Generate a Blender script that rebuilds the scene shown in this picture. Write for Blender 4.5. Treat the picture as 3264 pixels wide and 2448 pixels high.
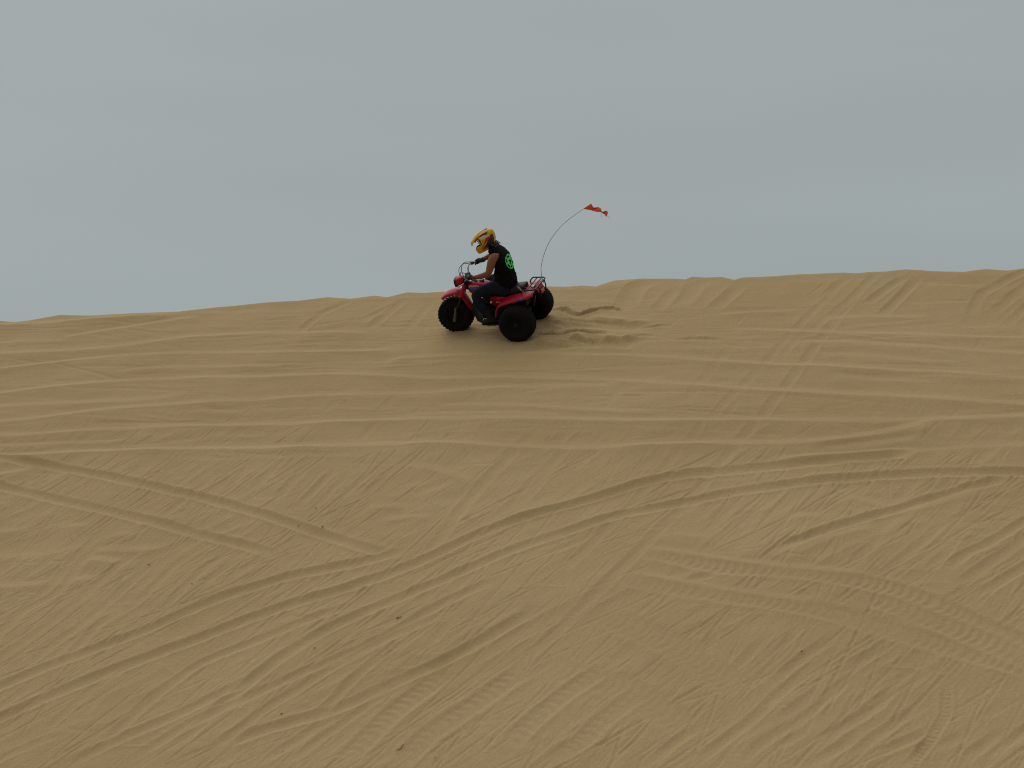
import bpy, bmesh, math, random
import numpy as np
from mathutils import Matrix, Vector
random.seed(7)
rng = np.random.default_rng(11)
R_ = math.radians
for o in list(bpy.data.objects):
    bpy.data.objects.remove(o)
scene = bpy.context.scene
col = scene.collection

# ---------------------------------------------------------------- camera
cam_d = bpy.data.cameras.new('camera')
cam = bpy.data.objects.new('camera', cam_d)
col.objects.link(cam)
cam.location = (0, 0, 1.7)
cam.rotation_euler = (R_(93), 0, 0)
cam_d.sensor_width = 36.0
cam_d.lens = 66.18
cam_d.clip_start = 0.1
cam_d.clip_end = 3000
scene.camera = cam
scene.render.resolution_x = 1024
scene.render.resolution_y = 768
scene.cycles.filter_width = 1.05

# ---------------------------------------------------------------- overcast sky
SUN_EL, SUN_AZ = R_(49), R_(-32)        # azimuth measured from +Y towards +X
world = bpy.data.worlds.new('World')
scene.world = world
world.use_nodes = True
nt = world.node_tree
nt.nodes.clear()
out = nt.nodes.new('ShaderNodeOutputWorld')
bg = nt.nodes.new('ShaderNodeBackground')
bg.inputs['Strength'].default_value = 0.1
sky = nt.nodes.new('ShaderNodeTexSky')
sky.sky_type = 'NISHITA'
sky.sun_disc = False
sky.sun_elevation = SUN_EL
sky.sun_rotation = SUN_AZ
sky.dust_density = 6.0
hsv = nt.nodes.new('ShaderNodeHueSaturation')
hsv.inputs['Saturation'].default_value = 0.25
nt.links.new(sky.outputs[0], hsv.inputs['Color'])
tc = nt.nodes.new('ShaderNodeTexCoord')
sep = nt.nodes.new('ShaderNodeSeparateXYZ')
nt.links.new(tc.outputs['Generated'], sep.inputs[0])
ramp = nt.nodes.new('ShaderNodeValToRGB')       # cloud deck: a little brighter overhead
e = ramp.color_ramp.elements
SKY_A, SKY_M, SKY_B = (2.96, 3.42, 3.50), (3.38, 3.78, 3.82), (5.4, 5.5, 5.4)
e[0].position = 0.0; e[0].color = (*[c / 10 for c in SKY_A], 1)
e[1].position = 1.0; e[1].color = (*[c / 10 for c in SKY_B], 1)
em = e.new(0.28); em.color = (*[c / 10 for c in SKY_M], 1)
nt.links.new(sep.outputs['Z'], ramp.inputs[0])
mul = nt.nodes.new('ShaderNodeVectorMath'); mul.operation = 'SCALE'
mul.inputs['Scale'].default_value = 10.0
nt.links.new(ramp.outputs[0], mul.inputs[0])
# slow soft unevenness of the cloud deck
nz = nt.nodes.new('ShaderNodeTexNoise')
nz.inputs['Scale'].default_value = 1.6
nz.inputs['Detail'].default_value = 3.0
mp = nt.nodes.new('ShaderNodeMapping')
mp.inputs['Rotation'].default_value = (0, R_(14), 0)
mp.inputs['Scale'].default_value = (1, 1, 5)
nt.links.new(tc.outputs['Generated'], mp.inputs['Vector'])
nt.links.new(mp.outputs[0], nz.inputs['Vector'])
mr = nt.nodes.new('ShaderNodeMapRange')
mr.inputs['From Min'].default_value = 0.3; mr.inputs['From Max'].default_value = 0.7
mr.inputs['To Min'].default_value = 0.92; mr.inputs['To Max'].default_value = 1.08
nt.links.new(nz.outputs[0], mr.inputs['Value'])
mul2 = nt.nodes.new('ShaderNodeVectorMath'); mul2.operation = 'SCALE'
nt.links.new(mul.outputs[0], mul2.inputs[0])
nt.links.new(mr.outputs[0], mul2.inputs['Scale'])
mix = nt.nodes.new('ShaderNodeMix'); mix.data_type = 'RGBA'
mix.inputs[0].default_value = 0.94
nt.links.new(hsv.outputs[0], mix.inputs[6])
nt.links.new(mul2.outputs[0], mix.inputs[7])
nt.links.new(mix.outputs[2], bg.inputs['Color'])
nt.links.new(bg.outputs[0], out.inputs['Surface'])

sun_d = bpy.data.lights.new('sun', 'SUN')
sun_d.energy = 1.5
sun_d.angle = R_(70)
sun_d.color = (1.0, 0.96, 0.9)
sun = bpy.data.objects.new('sun', sun_d)
col.objects.link(sun)
sdir = Vector((math.sin(SUN_AZ) * math.cos(SUN_EL), math.cos(SUN_AZ) * math.cos(SUN_EL), math.sin(SUN_EL)))
sun.rotation_euler = sdir.to_track_quat('Z', 'Y').to_euler()
sun.location = (-20, 30, 40)

vs = scene.view_settings
vs.view_transform = 'Standard'
vs.look = 'None'
vs.exposure = 0.0
vs.gamma = 1.0
vs.use_curve_mapping = False

# ---------------------------------------------------------------- helpers
def mat(name, color, rough=0.6, metal=0.0, spec=0.5, noise=0.0, nscale=30.0, bump=0.0, bscale=200.0, coat=0.0):
    m = bpy.data.materials.new(name)
    m.use_nodes = True
    t = m.node_tree
    b = t.nodes['Principled BSDF']
    b.inputs['Base Color'].default_value = (*color, 1)
    b.inputs['Roughness'].default_value = rough
    b.inputs['Metallic'].default_value = metal
    b.inputs['Specular IOR Level'].default_value = spec
    b.inputs['Coat Weight'].default_value = coat
    c = t.nodes.new('ShaderNodeTexCoord')
    if noise:
        n = t.nodes.new('ShaderNodeTexNoise')
        n.inputs['Scale'].default_value = nscale
        n.inputs['Detail'].default_value = 4
        t.links.new(c.outputs['Object'], n.inputs['Vector'])
        r = t.nodes.new('ShaderNodeMapRange')
        r.inputs['From Min'].default_value = 0.25; r.inputs['From Max'].default_value = 0.75
        r.inputs['To Min'].default_value = 1 - noise; r.inputs['To Max'].default_value = 1 + noise
        t.links.new(n.outputs[0], r.inputs['Value'])
        s = t.nodes.new('ShaderNodeVectorMath'); s.operation = 'SCALE'
        s.inputs[0].default_value = color
        t.links.new(r.outputs[0], s.inputs['Scale'])
        t.links.new(s.outputs[0], b.inputs['Base Color'])
        rr = t.nodes.new('ShaderNodeMapRange')
        rr.inputs['To Min'].default_value = max(0.02, rough - 0.12); rr.inputs['To Max'].default_value = min(1, rough + 0.12)
        t.links.new(n.outputs[0], rr.inputs['Value'])
        t.links.new(rr.outputs[0], b.inputs['Roughness'])
    if bump:
        n2 = t.nodes.new('ShaderNodeTexNoise')
        n2.inputs['Scale'].default_value = bscale
        n2.inputs['Detail'].default_value = 3
        t.links.new(c.outputs['Object'], n2.inputs['Vector'])
        bp = t.nodes.new('ShaderNodeBump')
        bp.inputs['Strength'].default_value = bump
        bp.inputs['Distance'].default_value = 0.01
        t.links.new(n2.outputs[0], bp.inputs['Height'])
        t.links.new(bp.outputs[0], b.inputs['Normal'])
    return m
# ground data: dune plane, crest line and wheel tracks in metres on the slope (along contour, uphill)
ORIGIN=(0.2518,27.6813,3.9769); GDIR=(0.34149,0.93988); SLOPE=0.53696
CREST=[(-9.85,0.889),(-9.53,0.833),(-9.22,0.883),(-8.77,1.053),(-8.44,1.019),(-8.07,0.982),(-7.47,1.01),(-6.47,1.022),(-5.94,1.123),(-5.52,1.174),(-5.02,1.252),(-4.42,1.276),(-3.94,1.366),(-3.47,1.273),(-3.12,1.36),(-2.85,1.283),(-2.58,1.443),(-2.28,1.397),(-1.92,1.414),(-1.37,1.415),(-0.75,1.444),(-0.17,1.43),(0.09,1.398),(0.38,1.419),(0.6,1.367),(0.72,1.479),(0.84,1.569),(1.28,1.61),(1.83,1.563),(1.97,1.528),(2.06,1.62),(2.26,1.57),(2.53,1.568),(2.75,1.44),(2.85,1.518),(3.32,1.521),(3.68,1.554),(4.36,1.559),(4.56,1.515),(4.75,1.546),(5.0,1.539),(5.13,1.565),(5.27,1.585),(5.7,1.482),(6.12,1.413),(6.29,1.461),(6.43,1.479),(6.73,1.4),(6.96,1.452)]
TRACKS=[
('R',0.14,0.9,[(-1.75,-4.77),(-1.74,-4.29),(-1.71,-3.77)]),
('R',0.12,0.9,[(-1.38,-4.86),(-1.33,-4.4),(-1.28,-3.8)]),
('R',0.10,0.5,[(-1.14,-4.98),(-1.09,-4.4),(-1.04,-3.76)]),
('R',0.12,0.7,[(-0.9,-4.7),(-0.81,-4.25),(-0.72,-3.81)]),
('R',0.11,0.8,[(-0.62,-4.65),(-0.55,-4.25),(-0.46,-3.81)]),
('R',0.13,0.5,[(-2.22,-4.62),(-2.18,-4.1),(-2.13,-3.71)]),
('R',0.12,0.4,[(-2.54,-4.7),(-2.55,-4.18),(-2.53,-3.75)]),
('R',0.15,0.7,[(0.79,-5.81),(0.81,-5.31),(0.84,-4.71),(0.92,-4.12),(1.02,-3.55),(1.1,-2.96)]),
('R',0.14,0.5,[(1.29,-5.08),(1.46,-4.67),(1.53,-4.18),(1.68,-3.59),(1.78,-3.05)]),
('R',0.12,0.4,[(1.53,-4.95),(1.59,-4.46),(1.67,-3.74)]),
('R',0.12,0.4,[(2.54,-6.21),(2.71,-5.59),(2.9,-4.91),(3.07,-4.12),(3.27,-3.19),(3.55,-2.13),(3.85,-1.02),(4.09,-0.05),(4.31,0.74),(4.5,1.46)]),
('R',0.14,0.5,[(2.63,-7.64),(2.84,-7.18),(3.05,-6.59),(3.26,-5.88),(3.45,-5.19),(3.65,-4.41),(3.87,-3.47),(4.09,-2.49),(4.28,-1.48),(4.47,-0.49),(4.62,0.35),(4.75,1.0),(4.88,1.5)]),
('R',0.12,0.4,[(3.99,-1.23),(4.08,-0.71),(4.49,0.17),(4.75,1.05),(4.88,1.5)]),
('R',0.15,0.9,[(4.22,0.67),(4.36,1.13),(4.5,1.46)]),
('R',0.15,0.9,[(4.87,0.33),(5.18,1.09),(5.41,1.34)]),
('R',0.15,0.9,[(5.14,-0.04),(5.4,0.84),(5.49,1.33)]),
('R',0.16,0.8,[(6.37,0.51),(6.73,1.04),(6.95,1.28),(7.57,1.96)]),
('R',0.16,0.6,[(6.58,-0.1),(7.01,0.8),(7.51,1.83)]),
('R',0.14,0.5,[(6.37,-0.15),(6.42,0.51),(6.63,1.1)]),
('R',0.14,0.5,[(6.8,-0.46),(7.06,0.13),(7.52,1.2)]),
('R',0.15,0.8,[(-3.84,0.04),(-3.73,0.71),(-3.57,0.98)]),
('R',0.15,0.7,[(-3.98,0.59),(-3.57,0.98),(-3.41,1.26)]),
('R',0.16,0.8,[(-2.95,0.38),(-2.58,0.97),(-2.47,1.24)]),
('R',0.17,0.9,[(-2.65,0.1),(-2.55,0.81),(-2.46,1.17)]),
('R',0.15,0.4,[(-1.98,-0.03),(-1.99,0.6),(-1.98,1.09)]),
('R',0.30,0.6,[(1.33,0.38),(1.28,0.93),(1.32,1.33),(1.53,1.53)]),
('R',0.28,0.7,[(2.14,0.48),(2.18,1.1),(2.25,1.52)]),
('R',0.22,0.6,[(2.66,0.29),(2.79,0.79),(2.91,1.36)]),
('R',0.20,0.5,[(1.82,0.24),(1.87,0.75),(1.91,1.34)]),
('R',0.14,0.4,[(2.97,-2.36),(3.03,-1.77),(3.14,-1.16),(3.25,-0.71)]),
('R',0.14,0.3,[(-1.4,-2.58),(-1.3,-2.15),(-1.26,-1.7)]),
('R',0.12,0.3,[(-2.26,-2.56),(-2.14,-2.3),(-2.07,-1.95)]),
('R',0.14,0.4,[(-1.28,-3.32),(-1.24,-2.92),(-1.11,-2.58)]),
('R',0.14,0.3,[(-0.1,-2.35),(-0.04,-1.92),(-0.04,-1.29)]),
('R',0.12,0.3,[(1.86,-2.65),(1.93,-2.16),(2.01,-1.56)]),
('R',0.12,0.3,[(3.53,-2.77),(3.61,-2.45),(3.69,-2.05)]),
('L',0.16,0.7,[(-5.99,-5.64),(-5.3,-5.49),(-4.99,-5.42),(-4.81,-5.38)]),
('L',0.16,0.7,[(-4.63,-5.43),(-4.41,-5.35),(-4.19,-5.33),(-3.96,-5.26)]),
('L',0.16,0.6,[(-5.65,-6.11),(-4.91,-6.03),(-4.43,-5.98),(-4.09,-5.86),(-4.03,-5.58)]),
('L',0.18,0.8,[(-3.86,-5.93),(-3.52,-5.85),(-2.97,-5.81),(-2.7,-5.7)]),
('L',0.20,0.9,[(-3.82,-6.22),(-3.54,-6.07),(-3.17,-6.13),(-2.84,-6.14)]),
('L',0.14,0.6,[(-3.73,-5.52),(-3.34,-5.47),(-3.16,-5.46)]),
('L',0.18,0.8,[(-5.11,-6.82),(-4.45,-6.68),(-4.01,-6.59),(-3.58,-6.5),(-3.17,-6.39)]),
('L',0.14,0.6,[(-3.68,-6.74),(-3.31,-6.82)]),
('L',0.14,0.5,[(-6.54,-4.93),(-5.75,-4.86),(-5.47,-4.83)]),
('L',0.15,0.7,[(-2.86,-6.42),(-2.72,-6.36),(-2.49,-6.39)]),
('L',0.12,0.6,[(-3.98,-6.71),(-3.87,-6.61),(-3.65,-6.61)]),
('L',0.12,0.5,[(-3.44,-4.25),(-3.12,-4.26)]),
('L',0.12,0.5,[(-3.68,-4.8),(-3.58,-4.65)]),
('L',0.14,0.5,[(-3.28,-5.0),(-2.8,-5.12),(-2.59,-5.1)]),
('R',0.14,0.6,[(-3.87,-8.19),(-3.86,-7.5),(-3.85,-6.95),(-3.81,-6.51),(-3.84,-5.92),(-3.83,-5.36)]),
('R',0.13,0.6,[(-3.9,-7.26),(-3.79,-6.98),(-3.63,-6.63),(-3.71,-6.05),(-3.7,-5.57)]),
('R',0.13,0.5,[(-3.72,-8.49),(-3.54,-7.95),(-3.41,-7.54),(-3.29,-7.1),(-3.21,-6.62),(-3.14,-6.15),(-3.04,-5.76)]),
('R',0.13,0.6,[(-3.15,-8.15),(-3.03,-7.69),(-2.9,-7.22),(-2.81,-6.75),(-2.73,-6.28),(-2.61,-5.82)]),
('R',0.12,0.6,[(-2.72,-8.23),(-2.69,-7.68),(-2.66,-7.21),(-2.54,-6.94)]),
('R',0.12,0.6,[(-2.48,-7.02),(-2.41,-6.59),(-2.37,-6.08),(-2.24,-5.71)]),
('R',0.12,0.6,[(-2.04,-7.07),(-1.99,-6.52),(-1.9,-6.0),(-1.75,-5.67)]),
('R',0.12,0.5,[(-1.8,-6.63),(-1.71,-6.19),(-1.59,-5.8)]),
('R',0.12,0.6,[(-1.54,-6.5),(-1.42,-6.12),(-1.26,-5.79)]),
('R',0.12,0.5,[(-2.59,-6.72),(-2.6,-6.34),(-2.58,-5.95),(-2.43,-5.68)]),
('R',0.12,0.5,[(-4.46,-4.6),(-4.49,-4.33),(-4.45,-4.17)]),
('R',0.12,0.4,[(-3.24,-5.28),(-3.09,-4.85),(-2.97,-4.25),(-2.86,-3.79)]),
('R',0.10,0.4,[(-3.35,-4.4),(-3.29,-4.02),(-3.19,-3.7)]),
('L',0.20,1.0,[(-6.89,-4.44),(-6.24,-4.16),(-5.95,-4.04),(-5.66,-3.92)]),
('L',0.16,0.7,[(-5.49,-4.34),(-5.17,-4.1),(-4.92,-4.06)]),
('L',0.18,0.7,[(-0.36,-3.92),(-0.14,-3.89),(0.24,-4.02),(0.57,-4.18),(0.81,-4.22)]),
('L',0.16,0.6,[(-0.18,-4.51),(0.03,-4.29),(0.19,-4.07)]),
('L',0.16,0.6,[(0.07,-4.68),(0.37,-4.4),(0.59,-4.22)]),
('L',0.14,0.5,[(-0.42,-5.11),(-0.34,-4.86),(-0.17,-4.8),(0.22,-4.84)]),
('L',0.14,0.6,[(-0.23,-5.1),(0.06,-5.07),(0.34,-5.02),(0.66,-5.06)]),
('L',0.14,0.5,[(0.09,-5.41),(0.35,-5.44),(0.57,-5.39)]),
('L',0.30,1.0,[(-10.6,0.46),(-9.59,0.54),(-8.83,0.59),(-8.04,0.65),(-7.47,0.69),(-7.17,0.76),(-6.82,0.78),(-6.31,0.73)]),
('L',0.20,0.9,[(-8.13,0.0),(-7.77,0.14),(-7.24,0.3),(-6.69,0.47),(-6.25,0.62),(-5.88,0.7)]),
('L',0.22,0.8,[(-9.85,-0.54),(-8.86,-0.49),(-8.02,-0.45),(-7.21,-0.38),(-6.45,-0.24),(-5.71,-0.09),(-5.03,-0.01),(-4.47,0.01),(-3.81,-0.0),(-3.06,-0.02),(-2.53,-0.03)]),
('L',0.18,1.1,[(-9.39,-1.14),(-8.52,-0.96),(-8.1,-0.88),(-7.58,-0.78),(-7.01,-0.69),(-6.37,-0.62),(-5.46,-0.59),(-4.24,-0.61),(-3.14,-0.64),(-2.43,-0.65),(-1.87,-0.64)]),
('L',0.16,0.7,[(-6.5,-1.16),(-5.76,-1.04),(-4.97,-1.02),(-4.17,-1.04),(-3.49,-1.1)]),
('L',0.20,1.0,[(-8.8,-1.92),(-7.98,-1.73),(-7.53,-1.62),(-7.05,-1.54),(-6.46,-1.46),(-5.69,-1.41),(-4.75,-1.39),(-3.82,-1.41),(-3.01,-1.4),(-2.31,-1.4),(-1.7,-1.46),(-1.09,-1.53),(-0.41,-1.56),(0.35,-1.59),(1.09,-1.64),(1.77,-1.7),(2.49,-1.8),(3.23,-1.93),(3.97,-2.05),(4.67,-2.15),(5.39,-2.26),(6.08,-2.38),(6.7,-2.49),(7.27,-2.59),(7.89,-2.7)]),
('L',0.17,1.1,[(-1.94,-0.91),(-0.99,-0.87),(0.0,-0.88),(0.94,-0.94),(1.82,-1.03),(2.59,-1.14),(3.23,-1.26),(3.86,-1.36),(4.5,-1.44),(5.12,-1.53),(5.73,-1.63),(6.41,-1.75),(7.22,-1.93),(7.86,-2.06)]),
('L',0.15,0.8,[(2.98,-0.3),(3.65,-0.38),(4.32,-0.48),(5.0,-0.56),(5.91,-0.64),(7.13,-0.77),(7.8,-0.84)]),
('L',0.16,0.7,[(4.05,-0.74),(4.85,-0.81),(5.49,-0.93),(6.25,-1.05),(7.16,-1.24),(7.82,-1.38)]),
('L',0.14,0.6,[(4.46,-1.13),(4.75,-1.14),(5.22,-1.19),(5.84,-1.35),(6.38,-1.44)]),
('L',0.14,0.6,[(4.64,-1.66),(4.93,-1.72),(5.32,-1.81),(5.77,-1.87),(6.21,-1.99)]),
('L',0.20,0.9,[(-8.16,-2.77),(-7.35,-2.61),(-6.91,-2.53),(-6.44,-2.44),(-5.94,-2.35),(-5.36,-2.26),(-4.78,-2.19),(-4.29,-2.13),(-3.83,-2.1),(-3.4,-2.1),(-2.96,-2.06),(-2.34,-2.02),(-1.64,-2.0),(-0.99,-1.97),(-0.44,-1.94),(0.02,-1.89),(0.53,-1.86),(1.22,-1.85),(1.97,-1.87)]),
('L',0.13,0.8,[(-4.4,-2.26),(-4.24,-2.3),(-3.82,-2.38),(-3.45,-2.38),(-3.36,-2.31)]),
('L',0.22,1.1,[(-7.88,-3.15),(-7.02,-3.06),(-6.29,-3.0),(-5.56,-2.94),(-4.89,-2.88),(-4.3,-2.84),(-3.7,-2.85),(-3.01,-2.85),(-2.3,-2.82),(-1.62,-2.79),(-0.95,-2.74),(-0.2,-2.72),(0.64,-2.73),(1.38,-2.77),(2.03,-2.81),(2.7,-2.84),(3.42,-2.84),(4.17,-2.84),(4.87,-2.86),(5.49,-2.89),(6.01,-2.9),(6.57,-2.89),(7.29,-2.86),(7.9,-2.83)]),
('L',0.15,0.7,[(-7.73,-3.35),(-6.84,-3.32),(-5.9,-3.29),(-5.16,-3.26),(-4.74,-3.15)]),
('L',0.15,0.6,[(-4.39,-3.31),(-3.87,-3.26),(-3.49,-3.17)]),
('L',0.15,0.6,[(-0.61,-2.35),(-0.16,-2.31),(0.54,-2.34),(1.27,-2.44),(1.98,-2.52),(2.73,-2.57)]),
('L',0.13,0.5,[(-1.06,-2.58),(-0.39,-2.53),(0.66,-2.55),(1.42,-2.62)]),
('L',0.22,1.2,[(-7.42,-3.76),(-6.58,-3.69),(-5.86,-3.63),(-5.15,-3.57),(-4.4,-3.53),(-3.54,-3.52),(-2.7,-3.51),(-2.02,-3.48),(-1.48,-3.44),(-0.92,-3.39),(-0.23,-3.36),(0.43,-3.39),(1.02,-3.43),(1.61,-3.46),(2.22,-3.44),(2.89,-3.41),(3.63,-3.4),(4.33,-3.39),(4.96,-3.33),(5.5,-3.2),(5.93,-3.06),(6.32,-2.92)]),
('L',0.15,0.7,[(2.69,0.17),(3.31,0.21),(3.83,0.22),(4.17,0.26)]),
('L',0.14,0.6,[(5.5,0.99),(6.0,0.89),(6.52,0.81)]),
('L',0.16,0.6,[(4.27,-0.11),(4.91,-0.06),(5.56,-0.08),(5.98,-0.09)]),
('L',0.15,0.6,[(4.76,-3.55),(5.27,-3.44),(5.74,-3.33),(6.21,-3.24)]),
('L',0.15,0.7,[(5.62,-3.77),(6.13,-3.56),(6.66,-3.46),(7.33,-3.43),(7.93,-3.41)]),
('L',0.15,0.7,[(4.37,-3.76),(4.78,-3.66),(5.3,-3.61),(5.84,-3.54),(6.36,-3.53)]),
('L',0.13,0.5,[(-6.91,-0.8),(-6.8,-0.7)]),
('L',0.22,0.6,[(-8.57,-2.23),(-7.68,-2.15),(-6.9,-2.08),(-5.95,-2.05),(-5.19,-1.99),(-4.62,-1.88)]),
('R',0.13,1.5,[(-7.7,-3.37),(-6.61,-3.65),(-6.06,-3.78),(-5.5,-3.91),(-4.79,-4.09),(-4.01,-4.3),(-3.33,-4.5),(-2.66,-4.7),(-1.92,-4.94),(-1.25,-5.19),(-0.64,-5.43),(-0.05,-5.66),(0.38,-5.79)]),
('R',0.13,1.4,[(-7.16,-4.08),(-6.08,-4.39),(-5.39,-4.59),(-4.73,-4.76),(-4.1,-4.93),(-3.42,-5.12),(-2.67,-5.35),(-1.98,-5.55),(-1.5,-5.7),(-1.15,-5.84)]),
('R',0.15,1.2,[(-3.58,-8.78),(-3.2,-8.42),(-2.84,-8.05),(-2.47,-7.73),(-2.17,-7.47),(-1.92,-7.22),(-1.69,-6.97),(-1.42,-6.72),(-1.1,-6.48),(-0.81,-6.27),(-0.46,-6.11),(-0.07,-5.96),(0.26,-5.81),(0.56,-5.66)]),
('R',0.16,1.5,[(-3.21,-9.27),(-2.85,-8.91),(-2.45,-8.49),(-2.06,-8.14),(-1.67,-7.81),(-1.26,-7.45),(-0.82,-7.05),(-0.36,-6.69),(0.08,-6.42),(0.41,-6.19),(0.68,-5.97),(0.94,-5.74),(1.22,-5.43),(1.55,-5.12),(1.88,-4.9),(2.21,-4.71),(2.6,-4.44),(2.98,-4.19),(3.36,-4.05),(3.85,-3.97),(4.43,-3.87),(5.0,-3.75),(5.53,-3.64),(6.13,-3.55)]),
('R',0.15,1.3,[(-0.58,-9.3),(-0.45,-8.87),(-0.34,-8.44),(-0.22,-8.03),(-0.07,-7.66),(0.1,-7.36),(0.29,-7.1),(0.55,-6.83),(0.88,-6.54),(1.25,-6.23),(1.56,-5.95),(1.82,-5.7),(2.08,-5.49),(2.36,-5.3),(2.64,-5.09),(2.93,-4.91),(3.24,-4.78),(3.61,-4.63),(4.04,-4.45),(4.51,-4.3),(4.97,-4.19),(5.39,-4.1),(5.79,-4.04),(6.19,-4.0),(6.61,-3.98),(7.04,-3.96),(7.37,-3.97),(7.95,-4.0)]),
('R',0.13,1.0,[(-1.4,-9.36),(-1.32,-8.87),(-1.21,-8.42),(-1.1,-8.09),(-0.97,-7.85),(-0.77,-7.65),(-0.54,-7.45),(-0.29,-7.2),(-0.01,-6.96),(0.3,-6.74)]),
('R',0.13,0.9,[(-1.61,-9.6),(-1.28,-9.19),(-0.99,-8.93),(-0.73,-8.67),(-0.48,-8.35),(-0.24,-8.06)]),
('R',0.13,0.9,[(-0.92,-9.42),(-0.72,-9.09),(-0.57,-8.86),(-0.36,-8.63),(-0.09,-8.35),(0.2,-8.05),(0.53,-7.75),(0.82,-7.47),(1.05,-7.16),(1.29,-6.83),(1.56,-6.54),(1.89,-6.27)]),
('R',0.15,1.2,[(-0.06,-9.17),(0.23,-8.96),(0.52,-8.77),(0.78,-8.61),(1.0,-8.46),(1.18,-8.29),(1.37,-8.09),(1.59,-7.88),(1.82,-7.66),(2.05,-7.39),(2.28,-7.08),(2.51,-6.77)]),
('R',0.12,0.9,[(-0.16,-9.37),(0.01,-8.93),(0.2,-8.49),(0.45,-8.07),(0.72,-7.69),(0.98,-7.36),(1.25,-7.08),(1.52,-6.84)]),
('R',0.12,0.8,[(0.77,-8.74),(0.8,-8.52),(0.84,-8.3),(0.9,-8.04),(0.98,-7.78),(1.06,-7.5)]),
('R',0.12,0.7,[(1.47,-7.62),(1.52,-7.31),(1.58,-6.97)]),
('R',0.12,0.7,[(0.49,-9.45),(0.68,-9.12),(0.82,-8.84),(0.98,-8.58)]),
('R',0.10,0.6,[(0.8,-9.37),(0.99,-8.93),(1.27,-8.41),(1.42,-8.16)]),
('R',0.11,0.6,[(-2.23,-9.13),(-2.13,-8.83),(-2.05,-8.41),(-1.86,-8.02),(-1.76,-7.74)]),
('R',0.11,0.6,[(-1.88,-8.91),(-1.88,-8.56),(-1.81,-8.24)]),
('R',0.12,0.6,[(-2.74,-9.89),(-2.41,-9.53),(-2.17,-9.28),(-1.9,-9.06)]),
('R',0.11,0.5,[(-3.21,-9.2),(-2.98,-8.73),(-2.85,-8.46),(-2.72,-8.23)]),
('R',0.12,0.6,[(2.11,-5.84),(2.48,-5.58),(2.62,-5.33)]),
('R',0.14,1.3,[(4.74,-5.77),(4.94,-5.6),(5.13,-5.42),(5.39,-5.19),(5.76,-4.96),(6.1,-4.75),(6.43,-4.51),(6.84,-4.27),(7.24,-4.07)]),
('R',0.12,0.9,[(3.51,-6.34),(4.04,-6.21),(4.74,-5.77)]),
('L',0.14,0.7,[(4.8,-5.75),(5.26,-5.5),(5.61,-5.32),(5.97,-5.1)]),
('L',0.14,0.7,[(6.06,-4.94),(6.47,-4.68),(6.89,-4.42),(7.13,-4.34)]),
('L',0.14,0.7,[(5.27,-4.4),(5.55,-4.57),(5.96,-4.8)]),
('R',0.16,0.8,[(6.0,-4.68),(6.08,-4.42),(6.18,-4.15)]),
('L',0.16,0.7,[(4.76,-5.04),(5.03,-4.97),(5.36,-5.0)]),
('L',0.14,0.6,[(6.13,-5.02),(6.37,-5.07),(6.57,-5.02)]),
('L',0.14,0.6,[(6.72,-5.14),(6.99,-5.15),(7.22,-5.16)]),
('L',0.14,0.6,[(5.71,-5.64),(5.97,-5.56),(6.17,-5.6)]),
('R',0.13,0.9,[(6.69,-6.02),(6.89,-5.67),(7.11,-5.45),(7.45,-5.0),(7.89,-4.42)]),
('R',0.13,0.9,[(6.85,-6.29),(7.01,-6.04),(7.15,-5.84),(7.48,-5.36),(7.89,-4.75)]),
('R',0.13,0.8,[(7.05,-6.44),(7.19,-6.28),(7.52,-5.88),(7.94,-5.35)]),
('R',0.12,0.6,[(6.11,-6.03),(6.29,-5.68),(6.47,-5.33),(6.6,-5.02)]),
('R',0.12,0.6,[(6.5,-6.08),(6.66,-5.73),(6.82,-5.44)]),
('R',0.12,0.6,[(5.66,-5.93),(5.84,-5.64),(6.03,-5.27)]),
('L',0.14,0.6,[(4.69,-3.97),(4.98,-3.91),(5.29,-3.98)]),
('R',0.16,0.6,[(3.94,-5.24),(4.06,-4.99),(4.15,-4.59)]),
('R',0.15,0.5,[(3.54,-4.99),(3.66,-4.73),(3.76,-4.39)]),
('L',0.16,0.6,[(3.43,-5.41),(3.65,-5.39),(3.91,-5.43),(4.2,-5.41)]),
('L',0.14,0.6,[(3.79,-6.45),(4.03,-6.15),(4.3,-6.0)]),
('T',0.17,0.9,[(3.34,-5.7),(3.82,-5.83),(4.18,-5.95),(4.51,-6.01),(4.86,-6.02),(5.24,-6.07),(5.63,-6.16),(6.01,-6.25),(6.39,-6.39),(6.76,-6.59),(7.16,-6.86),(7.61,-7.14),(8.09,-7.43)]),
('T',0.18,0.7,[(3.19,-6.2),(3.69,-6.32),(4.09,-6.41),(4.53,-6.51),(4.97,-6.58),(5.5,-6.71),(6.01,-6.88),(6.51,-7.06),(6.98,-7.24),(7.64,-7.5),(8.12,-7.68)]),
('L',0.12,0.9,[(3.32,-5.65),(3.94,-5.77),(4.43,-5.88),(4.84,-5.95),(5.23,-6.01),(5.61,-6.07),(5.99,-6.11)]),
('L',0.12,0.8,[(3.24,-6.12),(3.72,-6.23),(4.15,-6.33),(4.55,-6.42),(4.95,-6.5),(5.32,-6.58),(5.65,-6.64)]),
('T',0.24,0.5,[(3.22,-6.86),(3.7,-7.11),(4.17,-7.37),(4.62,-7.71),(5.05,-8.05)]),
('T',0.24,0.5,[(2.89,-7.67),(3.37,-7.9),(3.88,-8.05),(4.32,-8.37),(4.74,-8.67)]),
('T',0.18,1.0,[(5.91,-6.43),(6.35,-6.63),(6.78,-6.85),(7.21,-7.11),(7.63,-7.38),(8.09,-7.68)]),
('R',0.12,0.8,[(5.91,-7.75),(6.13,-7.42),(6.35,-7.12)]),
('R',0.12,0.8,[(5.85,-8.76),(6.08,-8.45),(6.31,-8.16),(6.51,-7.7)]),
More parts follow.
